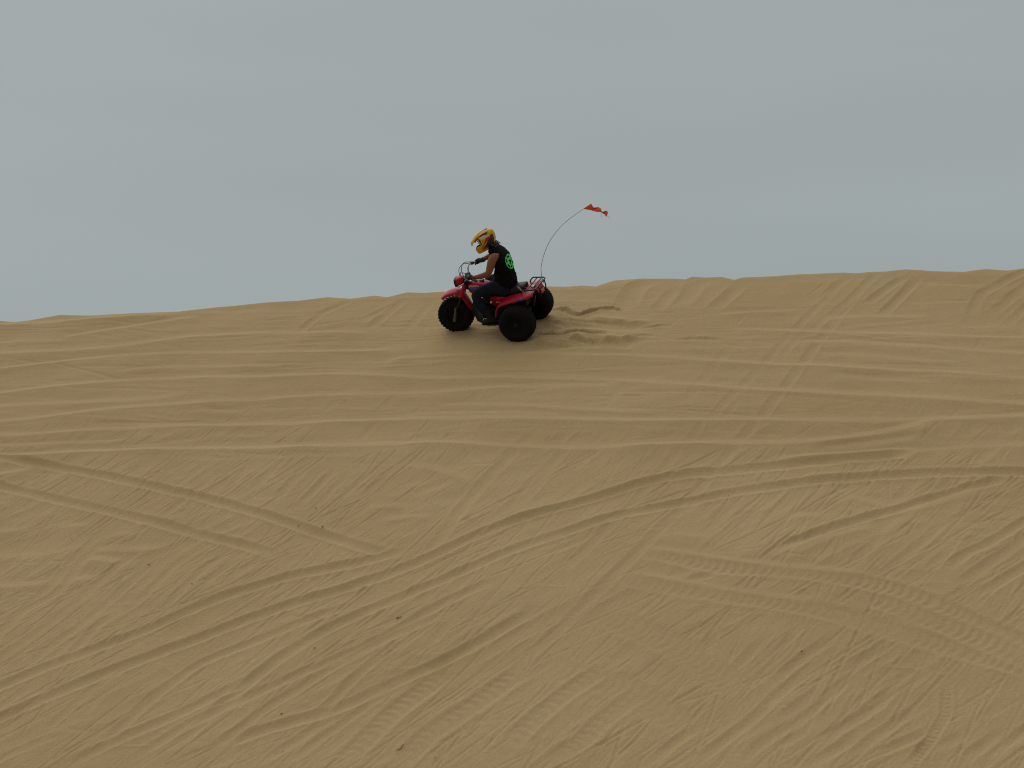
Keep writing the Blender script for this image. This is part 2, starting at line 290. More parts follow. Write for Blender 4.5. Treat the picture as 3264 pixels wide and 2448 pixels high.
('R',0.12,0.8,[(6.32,-7.94),(6.53,-7.68),(6.75,-7.44)]),
('R',0.12,0.8,[(5.45,-8.83),(5.68,-8.61),(5.77,-8.37)]),
('R',0.12,0.8,[(6.36,-8.86),(6.57,-8.69),(6.83,-8.47),(6.95,-8.32)]),
('R',0.12,0.8,[(7.27,-8.31),(7.37,-8.17),(7.56,-7.98)]),
('R',0.12,0.8,[(6.92,-8.76),(7.14,-8.51),(7.28,-8.35)]),
('R',0.12,0.8,[(7.33,-8.81),(7.5,-8.64),(7.71,-8.41),(8.08,-8.0)]),
('R',0.12,0.8,[(4.54,-7.54),(4.54,-7.28),(4.52,-6.97)]),
('R',0.12,0.8,[(4.82,-7.82),(4.95,-7.49),(5.1,-7.15)]),
('R',0.12,0.8,[(4.79,-7.06),(4.75,-6.8)]),
('R',0.12,0.8,[(5.22,-9.06),(5.38,-8.74),(5.64,-8.42),(5.87,-8.04),(6.05,-7.7)]),
('R',0.12,0.8,[(4.79,-9.12),(5.0,-8.77),(5.22,-8.4),(5.43,-7.97),(5.65,-7.53)]),
('R',0.12,0.8,[(5.27,-7.98),(5.42,-7.64),(5.62,-7.33),(5.82,-7.07)]),
('R',0.12,0.8,[(5.42,-8.52),(5.65,-8.15),(5.87,-7.85)]),
('R',0.12,0.8,[(6.15,-8.98),(6.37,-8.59),(6.61,-8.27),(6.81,-7.98)]),
('R',0.12,0.8,[(4.38,-9.15),(4.57,-8.76),(4.81,-8.47)]),
('R',0.12,0.8,[(5.26,-7.45),(5.35,-7.09),(5.44,-6.9)]),
('R',0.12,0.8,[(5.82,-9.04),(6.06,-8.78),(6.29,-8.46)]),
('R',0.12,0.8,[(6.5,-7.91),(6.68,-7.67),(6.83,-7.47)]),
('R',0.12,0.8,[(7.17,-8.91),(7.38,-8.6),(7.61,-8.33)]),
('T',0.21,1.2,[(1.34,-9.38),(1.46,-8.98),(1.55,-8.63),(1.74,-8.17),(1.88,-7.83)]),
('T',0.21,1.2,[(1.87,-9.34),(1.99,-9.2),(2.09,-8.86),(2.22,-8.64),(2.57,-8.03),(2.74,-7.73)]),
('T',0.18,1.0,[(2.92,-9.05),(3.02,-8.71),(3.18,-8.32),(3.39,-7.96),(3.6,-7.68)]),
('T',0.18,1.0,[(3.42,-9.22),(3.53,-9.01),(3.65,-8.83),(3.74,-8.58),(3.89,-8.31),(4.06,-8.01)]),
('T',0.09,1.8,[(6.9,-7.63),(6.95,-7.78),(6.97,-8.0),(6.98,-8.2),(6.92,-8.44),(6.84,-8.72),(6.77,-8.89),(6.71,-8.98)]),
('T',0.09,0.8,[(7.55,-7.43),(7.58,-7.57),(7.6,-7.8)]),
('F',0.20,0.7,[(0.09,-0.07),(0.41,0.13),(0.8,0.15),(1.3,0.08),(1.9,-0.06)]),
('F',0.20,0.7,[(0.06,-0.54),(0.53,-0.49),(0.93,-0.43),(1.47,-0.48),(1.95,-0.55)]),
('F',0.07,1.6,[(0.13,0.53),(0.18,0.58),(0.3,0.62),(0.54,0.43),(0.66,0.4),(0.83,0.5),(0.93,0.57),(1.12,0.56),(1.33,0.44)]),
('F',0.05,1.0,[(0.29,0.27),(0.62,0.23),(0.94,0.16),(1.3,0.07)]),
('F',0.06,1.0,[(0.03,0.1),(0.26,0.16),(0.41,0.15),(0.69,0.01)]),
('F',0.07,1.6,[(0.1,-0.23),(0.17,-0.2),(0.53,-0.22),(0.68,-0.14),(0.85,-0.11),(1.04,-0.17),(1.32,-0.22)]),
('F',0.04,1.0,[(0.17,-0.44),(0.6,-0.42),(1.06,-0.54)]),
('F',0.05,1.2,[(0.86,-0.42),(1.01,-0.39),(1.24,-0.42)]),
('F',0.04,0.9,[(1.04,-0.32),(1.22,-0.35)]),
('F',0.06,1.0,[(1.69,-0.12),(1.88,-0.07),(2.04,-0.02),(2.23,-0.06)]),
('F',0.04,1.0,[(1.89,0.19),(1.98,0.21),(2.13,0.14)]),
('F',0.05,0.8,[(1.7,0.32),(1.87,0.38),(2.19,0.36)]),
('F',0.04,0.9,[(1.73,-0.61),(1.9,-0.61)]),
('F',0.06,0.7,[(1.49,-0.41),(1.66,-0.34),(1.89,-0.33),(2.18,-0.41)]),
('F',0.08,0.6,[(2.26,-0.52),(2.66,-0.49),(3.17,-0.58)]),
('F',0.05,0.6,[(1.4,0.12),(1.6,0.18),(1.75,0.15)]),
('F',0.10,0.5,[(-0.54,-0.23),(-0.29,-0.25),(-0.01,-0.34)]),
]
SPRAY = [([(0.18, 0.56), (0.36, 0.59), (0.66, 0.4), (0.87, 0.51), (1.13, 0.54), (1.29, 0.46)], 170, 0.007), ([(0.19, -0.21), (0.54, -0.23), (0.85, -0.13), (1.23, -0.22)], 120, 0.005), ([(0.33, 0.26), (0.94, 0.15), (1.13, 0.1)], 40, 0.004), ([(0.91, -0.41), (1.19, -0.42)], 30, 0.004), ([(0.2, 0.61), (0.47, 0.7), (0.82, 0.67), (1.14, 0.6)], 18, 0.02)]
# ---------------------------------------------------------------- the dune
GD = np.array(GDIR); CD = np.array([GD[1], -GD[0]])      # uphill and along-the-contour directions
def world_xy(a, s):
    return ORIGIN[0] + a * CD[0] + s * GD[0], ORIGIN[1] + a * CD[1] + s * GD[1]

_TAB = {}
def vnoise(x, y, seed):
    N = 512
    if seed not in _TAB:
        _TAB[seed] = np.random.default_rng(seed).random((N, N)).astype(np.float32) * 2 - 1
    tab = _TAB[seed]
    xi = np.floor(x).astype(int); yi = np.floor(y).astype(int)
    fx = x - xi; fy = y - yi
    fx = fx * fx * fx * (fx * (fx * 6 - 15) + 10); fy = fy * fy * fy * (fy * (fy * 6 - 15) + 10)
    x0 = xi % N; x1 = (xi + 1) % N; y0 = yi % N; y1 = (yi + 1) % N
    return ((tab[x0, y0] * (1 - fx) + tab[x1, y0] * fx) * (1 - fy) + (tab[x0, y1] * (1 - fx) + tab[x1, y1] * fx) * fy)

def sstep(t):
    t = np.clip(t, 0, 1)
    return t * t * (3 - 2 * t)

_ca = np.array([p[0] for p in CREST]); _cs = np.array([p[1] for p in CREST])
_o = np.argsort(_ca); _ca = _ca[_o]; _cs = _cs[_o]
LOW_S = np.array([-900, -120, -40, -26, -22, -16, -13.5, -12.2, -11.2, -10.6])
LOW_Z = np.array([-4.5, -4.2, -3.6, -3.9, -4.4, -6.35, -6.66, -6.42, -6.0, -10.6 * SLOPE])

def base_height(a, s):
    sc = np.interp(a, _ca, _cs)
    face = np.where(s > -10.6, SLOPE * s, np.interp(s, LOW_S, LOW_Z))
    back = SLOPE * sc - 1.6 * (1 - np.exp(-np.maximum(s - sc, -0.4) * 0.09))
    k = 0.018
    d = np.clip((face - back) / k, -40, 40)
    return np.where(face > back + 0.7, back, face - k * np.log1p(np.exp(d)))

def catmull(P, step=0.07):
    P = np.array(P, float)
    Q = np.vstack([2 * P[0] - P[1], P, 2 * P[-1] - P[-2]])
    res = []
    for i in range(1, len(Q) - 2):
        n = max(2, int(np.linalg.norm(Q[i + 1] - Q[i]) / step))
        t = np.linspace(0, 1, n, endpoint=False)[:, None]
        res.append(0.5 * (2 * Q[i] + (Q[i + 1] - Q[i - 1]) * t + (2 * Q[i - 1] - 5 * Q[i] + 4 * Q[i + 1] - Q[i + 2]) * t * t + (3 * Q[i] - Q[i - 1] - 3 * Q[i + 1] + Q[i + 2]) * t ** 3))
    res.append(P[-1:])
    return np.vstack(res)

AMP = 1.25
def scuffs():
    # hundreds of short half-erased marks left by earlier riders
    r = random.Random(5)
    res = []
    def stroke(a, s, ang, ln, w, dep, kind):
        n = max(2, int(ln / .5))
        p = []; x, y = a, s; c = r.uniform(-.12, .12)
        for k in range(n + 1):
            p.append((x, y)); x += math.cos(ang) * ln / n; y += math.sin(ang) * ln / n; ang += c * ln / n
        if p[0][0] > p[-1][0]:
            p.reverse()
        res.append((kind, w, dep, p))
    for _ in range(1750):                     # lower face, mostly up the fall line
        a, s = r.uniform(-10.5, 8.3), r.uniform(-12.2, -4.3)
        t = r.random()
        if t < .62:
            ang = R_(r.gauss(71, 9))
        elif t < .84:
            ang = R_(r.gauss(50, 8))
        else:
            ang = R_(r.gauss(2, 9))
        stroke(a, s, ang, r.uniform(.6, 3.0) if t < .84 else r.uniform(.3, 1.2), r.uniform(.015, .036), r.uniform(.4, 1.2), 'R' if t < .84 else 'L')
    for _ in range(230):                     # upper face, mostly along the contour
        a, s = r.uniform(-11.5, 7.5), r.uniform(-4.0, 1.0)
        if r.random() < .66:
            stroke(a, s, R_(r.gauss(-.5, 2.2)), r.uniform(1.0, 5.0), r.uniform(.025, .075), r.uniform(.25, .8), 'L' if r.random() < .7 else 'R')
        else:
            stroke(a, s, R_(r.gauss(76, 9)), r.uniform(.2, .8), r.uniform(.025, .06), r.uniform(.25, .7), 'R')
    return res
def build_dune():
    def axis(lo, hi, step, far):
        core = np.arange(lo, hi + step * .5, step)
        g = step * np.cumsum(1.28 ** np.arange(1, 60))
        g = g[g < far]
        return np.concatenate([(lo - g)[::-1], core, hi + g])
    A = axis(-10.6, 8.6, 0.0108, 900)
    S = axis(-10.4, 1.95, 0.0175, 900)
    a, s = np.meshgrid(A, S, indexing='ij')
    h = np.zeros_like(a); damp_shade = np.zeros_like(a)
    core = sstep((a + 12.5) / 1.5) * sstep((10.5 - a) / 1.5) * sstep((s + 12) / 1.5)
    # wind-smoothed undulation
    hb = 0.030 * vnoise(a / 2.3, s / 2.0, 1) + 0.010 * vnoise(a / .95 + 7, s / .8, 2)
    h += 0.0060 * vnoise(a / .34, s / .30, 3) + 0.0016 * vnoise(a / .11, s / .10, 4)
    # old half-erased wheel marks: along the contour high up, straight up the fall line lower down
    up = sstep((s + 3.6) / 1.6)
    r1 = vnoise(a / 1.7 + .25 * s, s / .17 + .12 * a, 5) * (0.4 + 0.6 * vnoise(a / 1.1, s / .9, 6) ** 2)
    h += up * 0.0065 * r1
    q1 = a - 0.30 * s; q2 = s + 0.1 * a
    r2 = vnoise(q1 / .13, q2 / 1.1, 7) * (0.5 + .5 * vnoise(a / .9, s / .8, 8) ** 2)
    r3 = vnoise((a + .75 * s) / .17, (s - .6 * a) / 1.5, 9) * (0.5 + .5 * vnoise(a / 1.2, s / 1.0, 10) ** 2)
    h += (1 - up) * (0.0030 * r2 + 0.0030 * r3)
    # soft wind-worn crests with rounded hollows between them
    rg1 = 1 - np.abs(vnoise((a * .91 - s * .42) / .21, (s * .91 + a * .42) / .75, 41)) * 2
    rg2 = 1 - np.abs(vnoise((a * .72 - s * .69) / .26, (s * .72 + a * .69) / .9, 42)) * 2
    rg3 = 1 - np.abs(vnoise(a / 2.2 + .2 * s, s / .33 + .05 * a, 43)) * 2
    rg4 = 1 - np.abs(vnoise(a / .5, s / .22 + .1 * a, 44)) * 2
    msk = np.clip(.55 + .9 * vnoise(a / 1.3, s / 1.1, 45), 0, 1)
    h += (1 - up) * (0.0085 * rg1 * msk + 0.0080 * rg2 * (1 - msk) + .0055 * rg4 * msk) + up * (0.0070 * rg3 + .0030 * rg4 * msk)
    # short brushed scuffs
    r4 = vnoise((a - .5 * s) / .07, (s + .4 * a) / .35, 12) * np.clip(vnoise(a / .6, s / .5, 13), 0, 1)
    h += (1 - .6 * up) * 0.0022 * r4

    i_lo = lambda arr, v: int(np.searchsorted(arr, v))
    sc_ = scuffs(); n_sc = len(sc_)
    for ti, (kind, w, dep, pts) in enumerate(sc_ + TRACKS):
        P = catmull(pts, .07 if ti >= n_sc else .25)
        L = np.concatenate([[0], np.cumsum(np.linalg.norm(np.diff(P, axis=0), axis=1))])
        tot = L[-1]
        reach = w * (4.0 if kind == 'L' else 2.6) + 0.05
        a0, a1 = i_lo(A, P[:, 0].min() - reach), i_lo(A, P[:, 0].max() + reach)
        s0, s1 = i_lo(S, P[:, 1].min() - reach), i_lo(S, P[:, 1].max() + reach)
        if a1 - a0 < 2 or s1 - s0 < 2:
            continue
        best = np.full((a1 - a0, s1 - s0), 9e9); sd = np.zeros_like(best); al = np.zeros_like(best)
        for k in range(len(P) - 1):
            p, q = P[k], P[k + 1]
            b0, b1 = max(a0, i_lo(A, min(p[0], q[0]) - reach)), min(a1, i_lo(A, max(p[0], q[0]) + reach))
            c0, c1 = max(s0, i_lo(S, min(p[1], q[1]) - reach)), min(s1, i_lo(S, max(p[1], q[1]) + reach))
            if b1 <= b0 or c1 <= c0:
                continue
            X = A[b0:b1, None] - p[0]; Y = S[None, c0:c1] - p[1]
            v = q - p; l2 = v @ v
            if l2 < 1e-9:
                continue
            t = np.clip((X * v[0] + Y * v[1]) / l2, 0, 1)
            dx = X - t * v[0]; dy = Y - t * v[1]
            d2 = dx * dx + dy * dy
            sl = (slice(b0 - a0, b1 - a0), slice(c0 - s0, c1 - s0))
            m = d2 < best[sl]
            bb = best[sl]; bb[m] = d2[m]
            sg = np.sign(Y * v[0] - X * v[1])          # + = left of travel (uphill for left-to-right lines)
            dd = sd[sl]; dd[m] = (-sg * np.sqrt(d2))[m]
            aa = al[sl]; aa[m] = (L[k] + t * math.sqrt(l2))[m]
        ok = best < reach * reach
        sub = (slice(a0, a1), slice(s0, s1))
        d = sd + 0.004 * vnoise(al / .16, al * 0 + ti * 3.7, 21) + .005 * vnoise(al / .9, al * 0 + ti * 1.3, 22)
        fade = sstep(al / .35) * sstep((tot - al) / .35)
        gain = fade * dep * (0.9 + 0.35 * vnoise(al / .6, al * 0 + ti * 5.1, 23)) * AMP
        hs = h[sub]
        ad = np.abs(d)
        if kind == 'L':           # wheel ledge across the slope: shallow trough, sharp lower lip, steep outer face
            w = w * (.58 if ti >= n_sc else .6); A0 = (0.27 if ti >= n_sc else .12) * w
            lip = np.where(d < 0, np.clip(1 - ad / (w * 1.3), 0, 1), np.exp(-(ad / (w * 1.35)) ** 1.1))
            prof = A0 * lip - 0.25 * A0 * np.exp(-((d + w * 2.0) / (w * .8)) ** 2)
            erase = 0.8 * np.exp(-((d + w * .6) / (w * 1.1)) ** 4)
        elif kind == 'R':         # rut with two soft berms
            w = w * (.64 if ti >= n_sc else .82); D0 = (0.165 if ti >= n_sc else .175) * w
            prof = -D0 * np.exp(-(ad / (w * .8)) ** 2.6) + D0 * .60 * np.exp(-(np.abs(ad - w * 1.1) / (w * .30)) ** 1.1)
            erase = (0.6 if ti >= n_sc else .35) * np.exp(-(ad / (w * 1.1)) ** 4)
        elif kind == 'T':         # tyre print with lug marks
            inside = np.exp(-(ad / (w * .62)) ** 6)
            pitch = 0.105 if w > .12 else 0.062
            ph = 2 * np.pi * (al + .35 * ad + .035 * vnoise(al / .3, al * 0 + ti * 1.9, 25)) / pitch
            lug = np.clip(np.sin(ph) * 1.6, -1, 1) * (0.4 + 0.6 * np.clip(vnoise(al / .5, al * 0 + ti * 2.2, 24) + .6, 0, 1))
            prof = inside * (-0.007 + (0.0034 if w > .12 else .0055) * lug) + (0.007 if w > .12 else .002) * np.exp(-((ad - w * .78) / (w * .2)) ** 2)
            erase = 0.9 * np.exp(-(ad / (w * .8)) ** 6)
        else:                     # freshly churned: deep cut, loose crumbs on the upper edge
            D0 = 0.30 * w
            lump = .55 + .9 * vnoise(al / .16, al * 0 + ti * 7.7, 33)
            crumb = vnoise(a[sub] / .035, s[sub] / .035, 31)
            prof = -D0 * np.exp(-((d - w * .45) / (w * .7)) ** 4) + D0 * 1.15 * lump * np.exp(-(np.abs(d + w * .35) / (w * .36)) ** 1.2) + D0 * .5 * np.exp(-((d - w * 1.4) / (w * .5)) ** 2)
            prof = prof + 0.006 * crumb * np.exp(-(ad / (w * 1.1)) ** 2)
            wet_shade = np.exp(-((d + w * .12) / (w * .26)) ** 2) * fade * dep / 2.3 * np.clip(.75 + .7 * vnoise(al / .12, d / .05, 34), 0, 1)  # dark band on the lip: moist sand plus painted shade of the cut wall
            damp_shade[sub] = np.maximum(damp_shade[sub], np.where(ok, wet_shade, 0))
            erase = 0.85 * np.exp(-(ad / (w * 1.6)) ** 4)
        erase = erase * fade
        h[sub] = np.where(ok, hs * (1 - erase) + prof * gain, hs)
    h += hb
    # long soft breakdown towards the crest so tracks do not saw through the skyline
    sc = np.interp(a, _ca, _cs)
    h *= 1 - 0.75 * sstep((s - sc + .22) / .25)
    h *= core
    # keep the sand under the machine's three tyres at its support plane
    for (wa, ws, rad, lev) in SUPPORT:
        m = np.exp(-(((a - wa) ** 2 + (s - ws) ** 2) / rad ** 2) ** 2)
        h = h * (1 - m) + lev * m
    far = 1 - core
    h += far * (0.5 * vnoise(a / 25, s / 22, 15) * sstep((np.hypot(a, s) - 25) / 40))
    z = ORIGIN[2] + base_height(a, s) + h
    x, y = world_xy(a, s)
    na, ns = a.shape
    co = np.empty((na * ns, 3), np.float32)
    co[:, 0] = x.ravel(); co[:, 1] = y.ravel(); co[:, 2] = z.ravel()
    i, j = np.meshgrid(np.arange(na - 1), np.arange(ns - 1), indexing='ij')
    q = (i * ns + j).ravel()
    quads = np.stack([q, q + ns, q + ns + 1, q + 1], 1).astype(np.int32)
    me = bpy.data.meshes.new('sand_dune')
    me.vertices.add(len(co)); me.vertices.foreach_set('co', co.ravel())
    me.loops.add(quads.size); me.loops.foreach_set('vertex_index', quads.ravel())
    me.polygons.add(len(quads))
    me.polygons.foreach_set('loop_start', np.arange(0, quads.size, 4, dtype=np.int32))
    me.polygons.foreach_set('loop_total', np.full(len(quads), 4, np.int32))
    me.polygons.foreach_set('use_smooth', np.ones(len(quads), bool))
    at = me.attributes.new('damp_shade', 'FLOAT', 'POINT'); at.data.foreach_set('value', damp_shade.ravel().astype(np.float32))
    me.update(calc_edges=True)
    me.validate()
    o = bpy.data.objects.new('sand_dune', me)
    col.objects.link(o)
    o['kind'] = 'structure'
    from_a, from_s = A, S
    return o, (A, S, z)

def sand_material():
    m = bpy.data.materials.new('sand')
    m.use_nodes = True
    t = m.node_tree
    b = t.nodes['Principled BSDF']
    b.inputs['Roughness'].default_value = 0.95
    b.inputs['Specular IOR Level'].default_value = 0.12
    geo = t.nodes.new('ShaderNodeNewGeometry')
    def noise(scale, detail=3, rough=.5):
        n = t.nodes.new('ShaderNodeTexNoise')
        n.inputs['Scale'].default_value = scale; n.inputs['Detail'].default_value = detail
        n.inputs['Roughness'].default_value = rough
        t.links.new(geo.outputs['Position'], n.inputs['Vector'])
        return n
    big = noise(.5, 3); grain = noise(95, 2, .7)
    r1 = t.nodes.new('ShaderNodeValToRGB')
    r1.color_ramp.elements[0].position = .3; r1.color_ramp.elements[0].color = (*SAND_A, 1)
    r1.color_ramp.elements[1].position = .7; r1.color_ramp.elements[1].color = (*SAND_B, 1)
    t.links.new(big.outputs[0], r1.inputs[0])
    mr = t.nodes.new('ShaderNodeMapRange')
    mr.inputs['From Min'].default_value = .25; mr.inputs['From Max'].default_value = .75
    mr.inputs['To Min'].default_value = .78; mr.inputs['To Max'].default_value = 1.22
    t.links.new(grain.outputs[0], mr.inputs['Value'])
    g2 = noise(34, 2, .6)
    mr2 = t.nodes.new('ShaderNodeMapRange')
    mr2.inputs['From Min'].default_value = .25; mr2.inputs['From Max'].default_value = .75
    mr2.inputs['To Min'].default_value = .93; mr2.inputs['To Max'].default_value = 1.07
    t.links.new(g2.outputs[0], mr2.inputs['Value'])
    gm = t.nodes.new('ShaderNodeMath'); gm.operation = 'MULTIPLY'
    t.links.new(mr.outputs[0], gm.inputs[0]); t.links.new(mr2.outputs[0], gm.inputs[1])
    sc = t.nodes.new('ShaderNodeVectorMath'); sc.operation = 'SCALE'
    t.links.new(r1.outputs[0], sc.inputs[0]); t.links.new(gm.outputs[0], sc.inputs['Scale'])
    at = t.nodes.new('ShaderNodeAttribute'); at.attribute_name = 'damp_shade'         # moist sand turned up by the tyres, with the steep lips' shade painted in
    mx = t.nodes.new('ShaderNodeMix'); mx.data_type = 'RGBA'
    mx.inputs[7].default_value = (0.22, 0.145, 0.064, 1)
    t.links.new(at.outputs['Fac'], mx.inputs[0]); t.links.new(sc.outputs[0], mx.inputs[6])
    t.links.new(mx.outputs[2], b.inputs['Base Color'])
    bn = noise(60, 3, .6)
    bp = t.nodes.new('ShaderNodeBump')
    bp.inputs['Strength'].default_value = .35; bp.inputs['Distance'].default_value = .006
    t.links.new(bn.outputs[0], bp.inputs['Height'])
    last = bp
    for ang, across, along, dist in ((70, 26, 2.2, .010), (2, 30, 1.6, .007)):        # fine brushed streaks
        c_, s_ = math.cos(R_(ang)), math.sin(R_(ang))
        dr = c_ * CD + s_ * GD; pr = -s_ * CD + c_ * GD
        cx = t.nodes.new('ShaderNodeCombineXYZ')
        for k_, (v_, f_) in enumerate(((pr, across), (dr, along))):
            dn = t.nodes.new('ShaderNodeVectorMath'); dn.operation = 'DOT_PRODUCT'
            dn.inputs[1].default_value = (v_[0] * f_, v_[1] * f_, 0)
            t.links.new(geo.outputs['Position'], dn.inputs[0]); t.links.new(dn.outputs['Value'], cx.inputs[k_])
        sn = t.nodes.new('ShaderNodeTexNoise'); sn.inputs['Scale'].default_value = 1; sn.inputs['Detail'].default_value = 3; sn.inputs['Roughness'].default_value = .6
        t.links.new(cx.outputs[0], sn.inputs['Vector'])
        b2 = t.nodes.new('ShaderNodeBump'); b2.inputs['Strength'].default_value = .5; b2.inputs['Distance'].default_value = dist
        t.links.new(sn.outputs[0], b2.inputs['Height']); t.links.new(last.outputs[0], b2.inputs['Normal'])
        last = b2
    t.links.new(last.outputs[0], b.inputs['Normal'])
    return m
SAND_A, SAND_B = (0.386, 0.271, 0.134), (0.424, 0.302, 0.157)
TRIKE_T = Vector((0.21137, 27.57010, 4.19715))
TRIKE_R = Matrix(((-0.928316, -0.334858, -0.161553), (0.371394, -0.815086, -0.444637), (0.017211, -0.472763, 0.881022)))
def to_as(p):
    v = np.array([p[0] - ORIGIN[0], p[1] - ORIGIN[1]])
    return float(v @ CD), float(v @ GD)
SUPPORT = []
for (lx, ly) in ((1.12, 0), (0, .4), (0, -.4)):
    w = TRIKE_R @ Vector((lx, ly, -.25)) + TRIKE_T
    aa, ss = to_as(w)
    SUPPORT.append((aa, ss, .17, 0.0))
dune, (GA, GS, GZ) = build_dune()
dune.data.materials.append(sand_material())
def ground_z(a, s):
    i = int(np.clip(np.searchsorted(GA, a), 1, len(GA) - 1)); j = int(np.clip(np.searchsorted(GS, s), 1, len(GS) - 1))
    return float(GZ[i, j])
# ---------------------------------------------------------------- mesh building helpers
class MB:
    def __init__(self):
        self.v = []; self.f = []; self.m = []
    def add(self, verts, faces, mi=0):
        o = len(self.v)
        self.v += [tuple(p) for p in verts]
        self.f += [tuple(i + o for i in f) for f in faces]
        self.m += [mi] * len(faces)
    def loft(self, rings, cap=True, closed=True, mi=0):
        n = len(rings[0]); vs = [p for r in rings for p in r]; fs = []
        for k in range(len(rings) - 1):
            for i in range(n if closed else n - 1):
                j = (i + 1) % n
                fs.append((k * n + i, k * n + j, (k + 1) * n + j, (k + 1) * n + i))
        if cap and closed:
            fs.append(tuple(range(n))[::-1]); fs.append(tuple((len(rings) - 1) * n + i for i in range(n)))
        self.add(vs, fs, mi)
    def tube(self, pts, r, n=8, smooth=True, mi=0):
        P = [Vector(p) for p in pts]
        rs = list(r) if hasattr(r, '__len__') else [r] * len(P)
        if smooth and len(P) > 2:
            Q = [2 * P[0] - P[1]] + P + [2 * P[-1] - P[-2]]; o = []; ro = []
            for i in range(1, len(Q) - 2):
                for k in range(5):
                    t = k / 5
                    o.append(.5 * (2 * Q[i] + (Q[i + 1] - Q[i - 1]) * t + (2 * Q[i - 1] - 5 * Q[i] + 4 * Q[i + 1] - Q[i + 2]) * t * t + (3 * Q[i] - Q[i - 1] - 3 * Q[i + 1] + Q[i + 2]) * t ** 3))
                    ro.append(rs[i - 1] * (1 - t) + rs[i] * t)
            o.append(P[-1]); ro.append(rs[-1]); P, rs = o, ro
        rings = []; up = None
        for i, p in enumerate(P):
            d = (P[min(i + 1, len(P) - 1)] - P[max(i - 1, 0)]).normalized()
            if up is None:
                up = d.orthogonal().normalized()
            up = (up - d * up.dot(d)).normalized()
            b = d.cross(up)
            rings.append([p + (up * math.cos(2 * math.pi * k / n) + b * math.sin(2 * math.pi * k / n)) * rs[i] for k in range(n)])
        self.loft(rings, mi=mi)
    def lathe(self, prof, c=(0, 0, 0), n=32, axis='Y', mi=0, closed=False):
        rings = []
        for (r, y) in prof:
            ring = []
            for k in range(n):
                t = 2 * math.pi * k / n
                if axis == 'Y':
                    ring.append((c[0] + r * math.cos(t), c[1] + y, c[2] + r * math.sin(t)))
                elif axis == 'X':
                    ring.append((c[0] + y, c[1] + r * math.cos(t), c[2] + r * math.sin(t)))
                else:
                    ring.append((c[0] + r * math.cos(t), c[1] + r * math.sin(t), c[2] + y))
            rings.append(ring)
        self.loft(rings, cap=True, mi=mi)
    def rbox(self, c, s, rad=.01, rot=None, mi=0, n=3):
        # box with rounded edges (rounded-rectangle rings along X)
        hx, hy, hz = s[0] / 2, s[1] / 2, s[2] / 2
        rad = min(rad, hx * .95, hy * .95, hz * .95)
        def ring(x, inset):
            pts = []
            for (sy, sz, a0) in ((1, 1, 0), (-1, 1, 90), (-1, -1, 180), (1, -1, 270)):
                for k in range(n + 1):
                    a = R_(a0 + 90 * k / n)
                    pts.append(Vector((x, sy * (hy - rad) + math.cos(a) * (rad - inset), sz * (hz - rad) + math.sin(a) * (rad - inset))))
            return pts
        R = [ring(-hx, rad * .7), ring(-hx + rad * .3, rad * .3), ring(-hx + rad, 0), ring(hx - rad, 0), ring(hx - rad * .3, rad * .3), ring(hx, rad * .7)]
        M = rot.to_matrix() if rot is not None else Matrix.Identity(3)
        C = Vector(c)
        self.loft([[M @ p + C for p in r] for r in R], mi=mi)
    def ball(self, c, r, n=10, mi=0):
        rx, ry, rz = r if hasattr(r, '__len__') else (r, r, r)
        rings = []
        for i in range(1, n):
            a = math.pi * i / n
            rings.append([(c[0] + rx * math.sin(a) * math.cos(2 * math.pi * k / (n + 4)), c[1] + ry * math.sin(a) * math.sin(2 * math.pi * k / (n + 4)), c[2] + rz * math.cos(a)) for k in range(n + 4)])
        self.loft(rings, mi=mi)
    def build(self, name, mats, parent=None, smooth=True, xf=None, offset=(0, 0, 0), solid=0.0, sub=0):
        me = bpy.data.meshes.new(name)
        vv = [Vector(p) for p in self.v]
        if xf is not None:
            vv = [xf(p) for p in vv]
        off = Vector(offset)
        me.from_pydata([tuple(p + off) for p in vv], [], self.f)
        mats = mats if isinstance(mats, (list, tuple)) else [mats]
        for m in mats:
            me.materials.append(m)
        me.polygons.foreach_set('material_index', self.m)
        bm = bmesh.new(); bm.from_mesh(me)
        bmesh.ops.recalc_face_normals(bm, faces=bm.faces)
        bm.to_mesh(me); bm.free()
        o = bpy.data.objects.new(name, me)
        col.objects.link(o)
        if parent is not None:
            o.parent = parent
        if smooth:
            me.shade_smooth() if False else me.polygons.foreach_set('use_smooth', [True] * len(me.polygons))
            try:
                me.set_sharp_from_angle(angle=R_(38))
            except Exception:
                pass
        if solid:
            md = o.modifiers.new('thickness', 'SOLIDIFY'); md.thickness = solid; md.offset = 0
        if sub:
            md = o.modifiers.new('smooth', 'SUBSURF'); md.levels = sub; md.render_levels = sub
        return o

def empty(name, M4, label, cat):
    o = bpy.data.objects.new(name, None)
    o.empty_display_size = .2
    col.objects.link(o)
    o.matrix_world = M4
    o['label'] = label; o['category'] = cat
    return o

def lettering(text, size, parent, M3, pos, material, name='lettering', shear=0.0, squash=1.0, lift=0.0):
    cu = bpy.data.curves.new(name, 'FONT')
    cu.body = text; cu.size = size; cu.extrude = .0012; cu.align_x = 'CENTER'; cu.align_y = 'CENTER'
    cu.shear = shear; cu.offset = size * .02
    tmp = bpy.data.objects.new('tmp', cu)
    col.objects.link(tmp)
    bpy.context.view_layer.update()
    me = bpy.data.meshes.new_from_object(tmp.evaluated_get(bpy.context.evaluated_depsgraph_get()))
    bpy.data.objects.remove(tmp)
    for v in me.vertices:
        v.co = M3 @ Vector((v.co.x * squash, v.co.y, v.co.z + lift)) + Vector(pos)
    me.materials.clear(); me.materials.append(material)
    me.name = name
    o = bpy.data.objects.new(name, me)
    col.objects.link(o); o.parent = parent
    return o

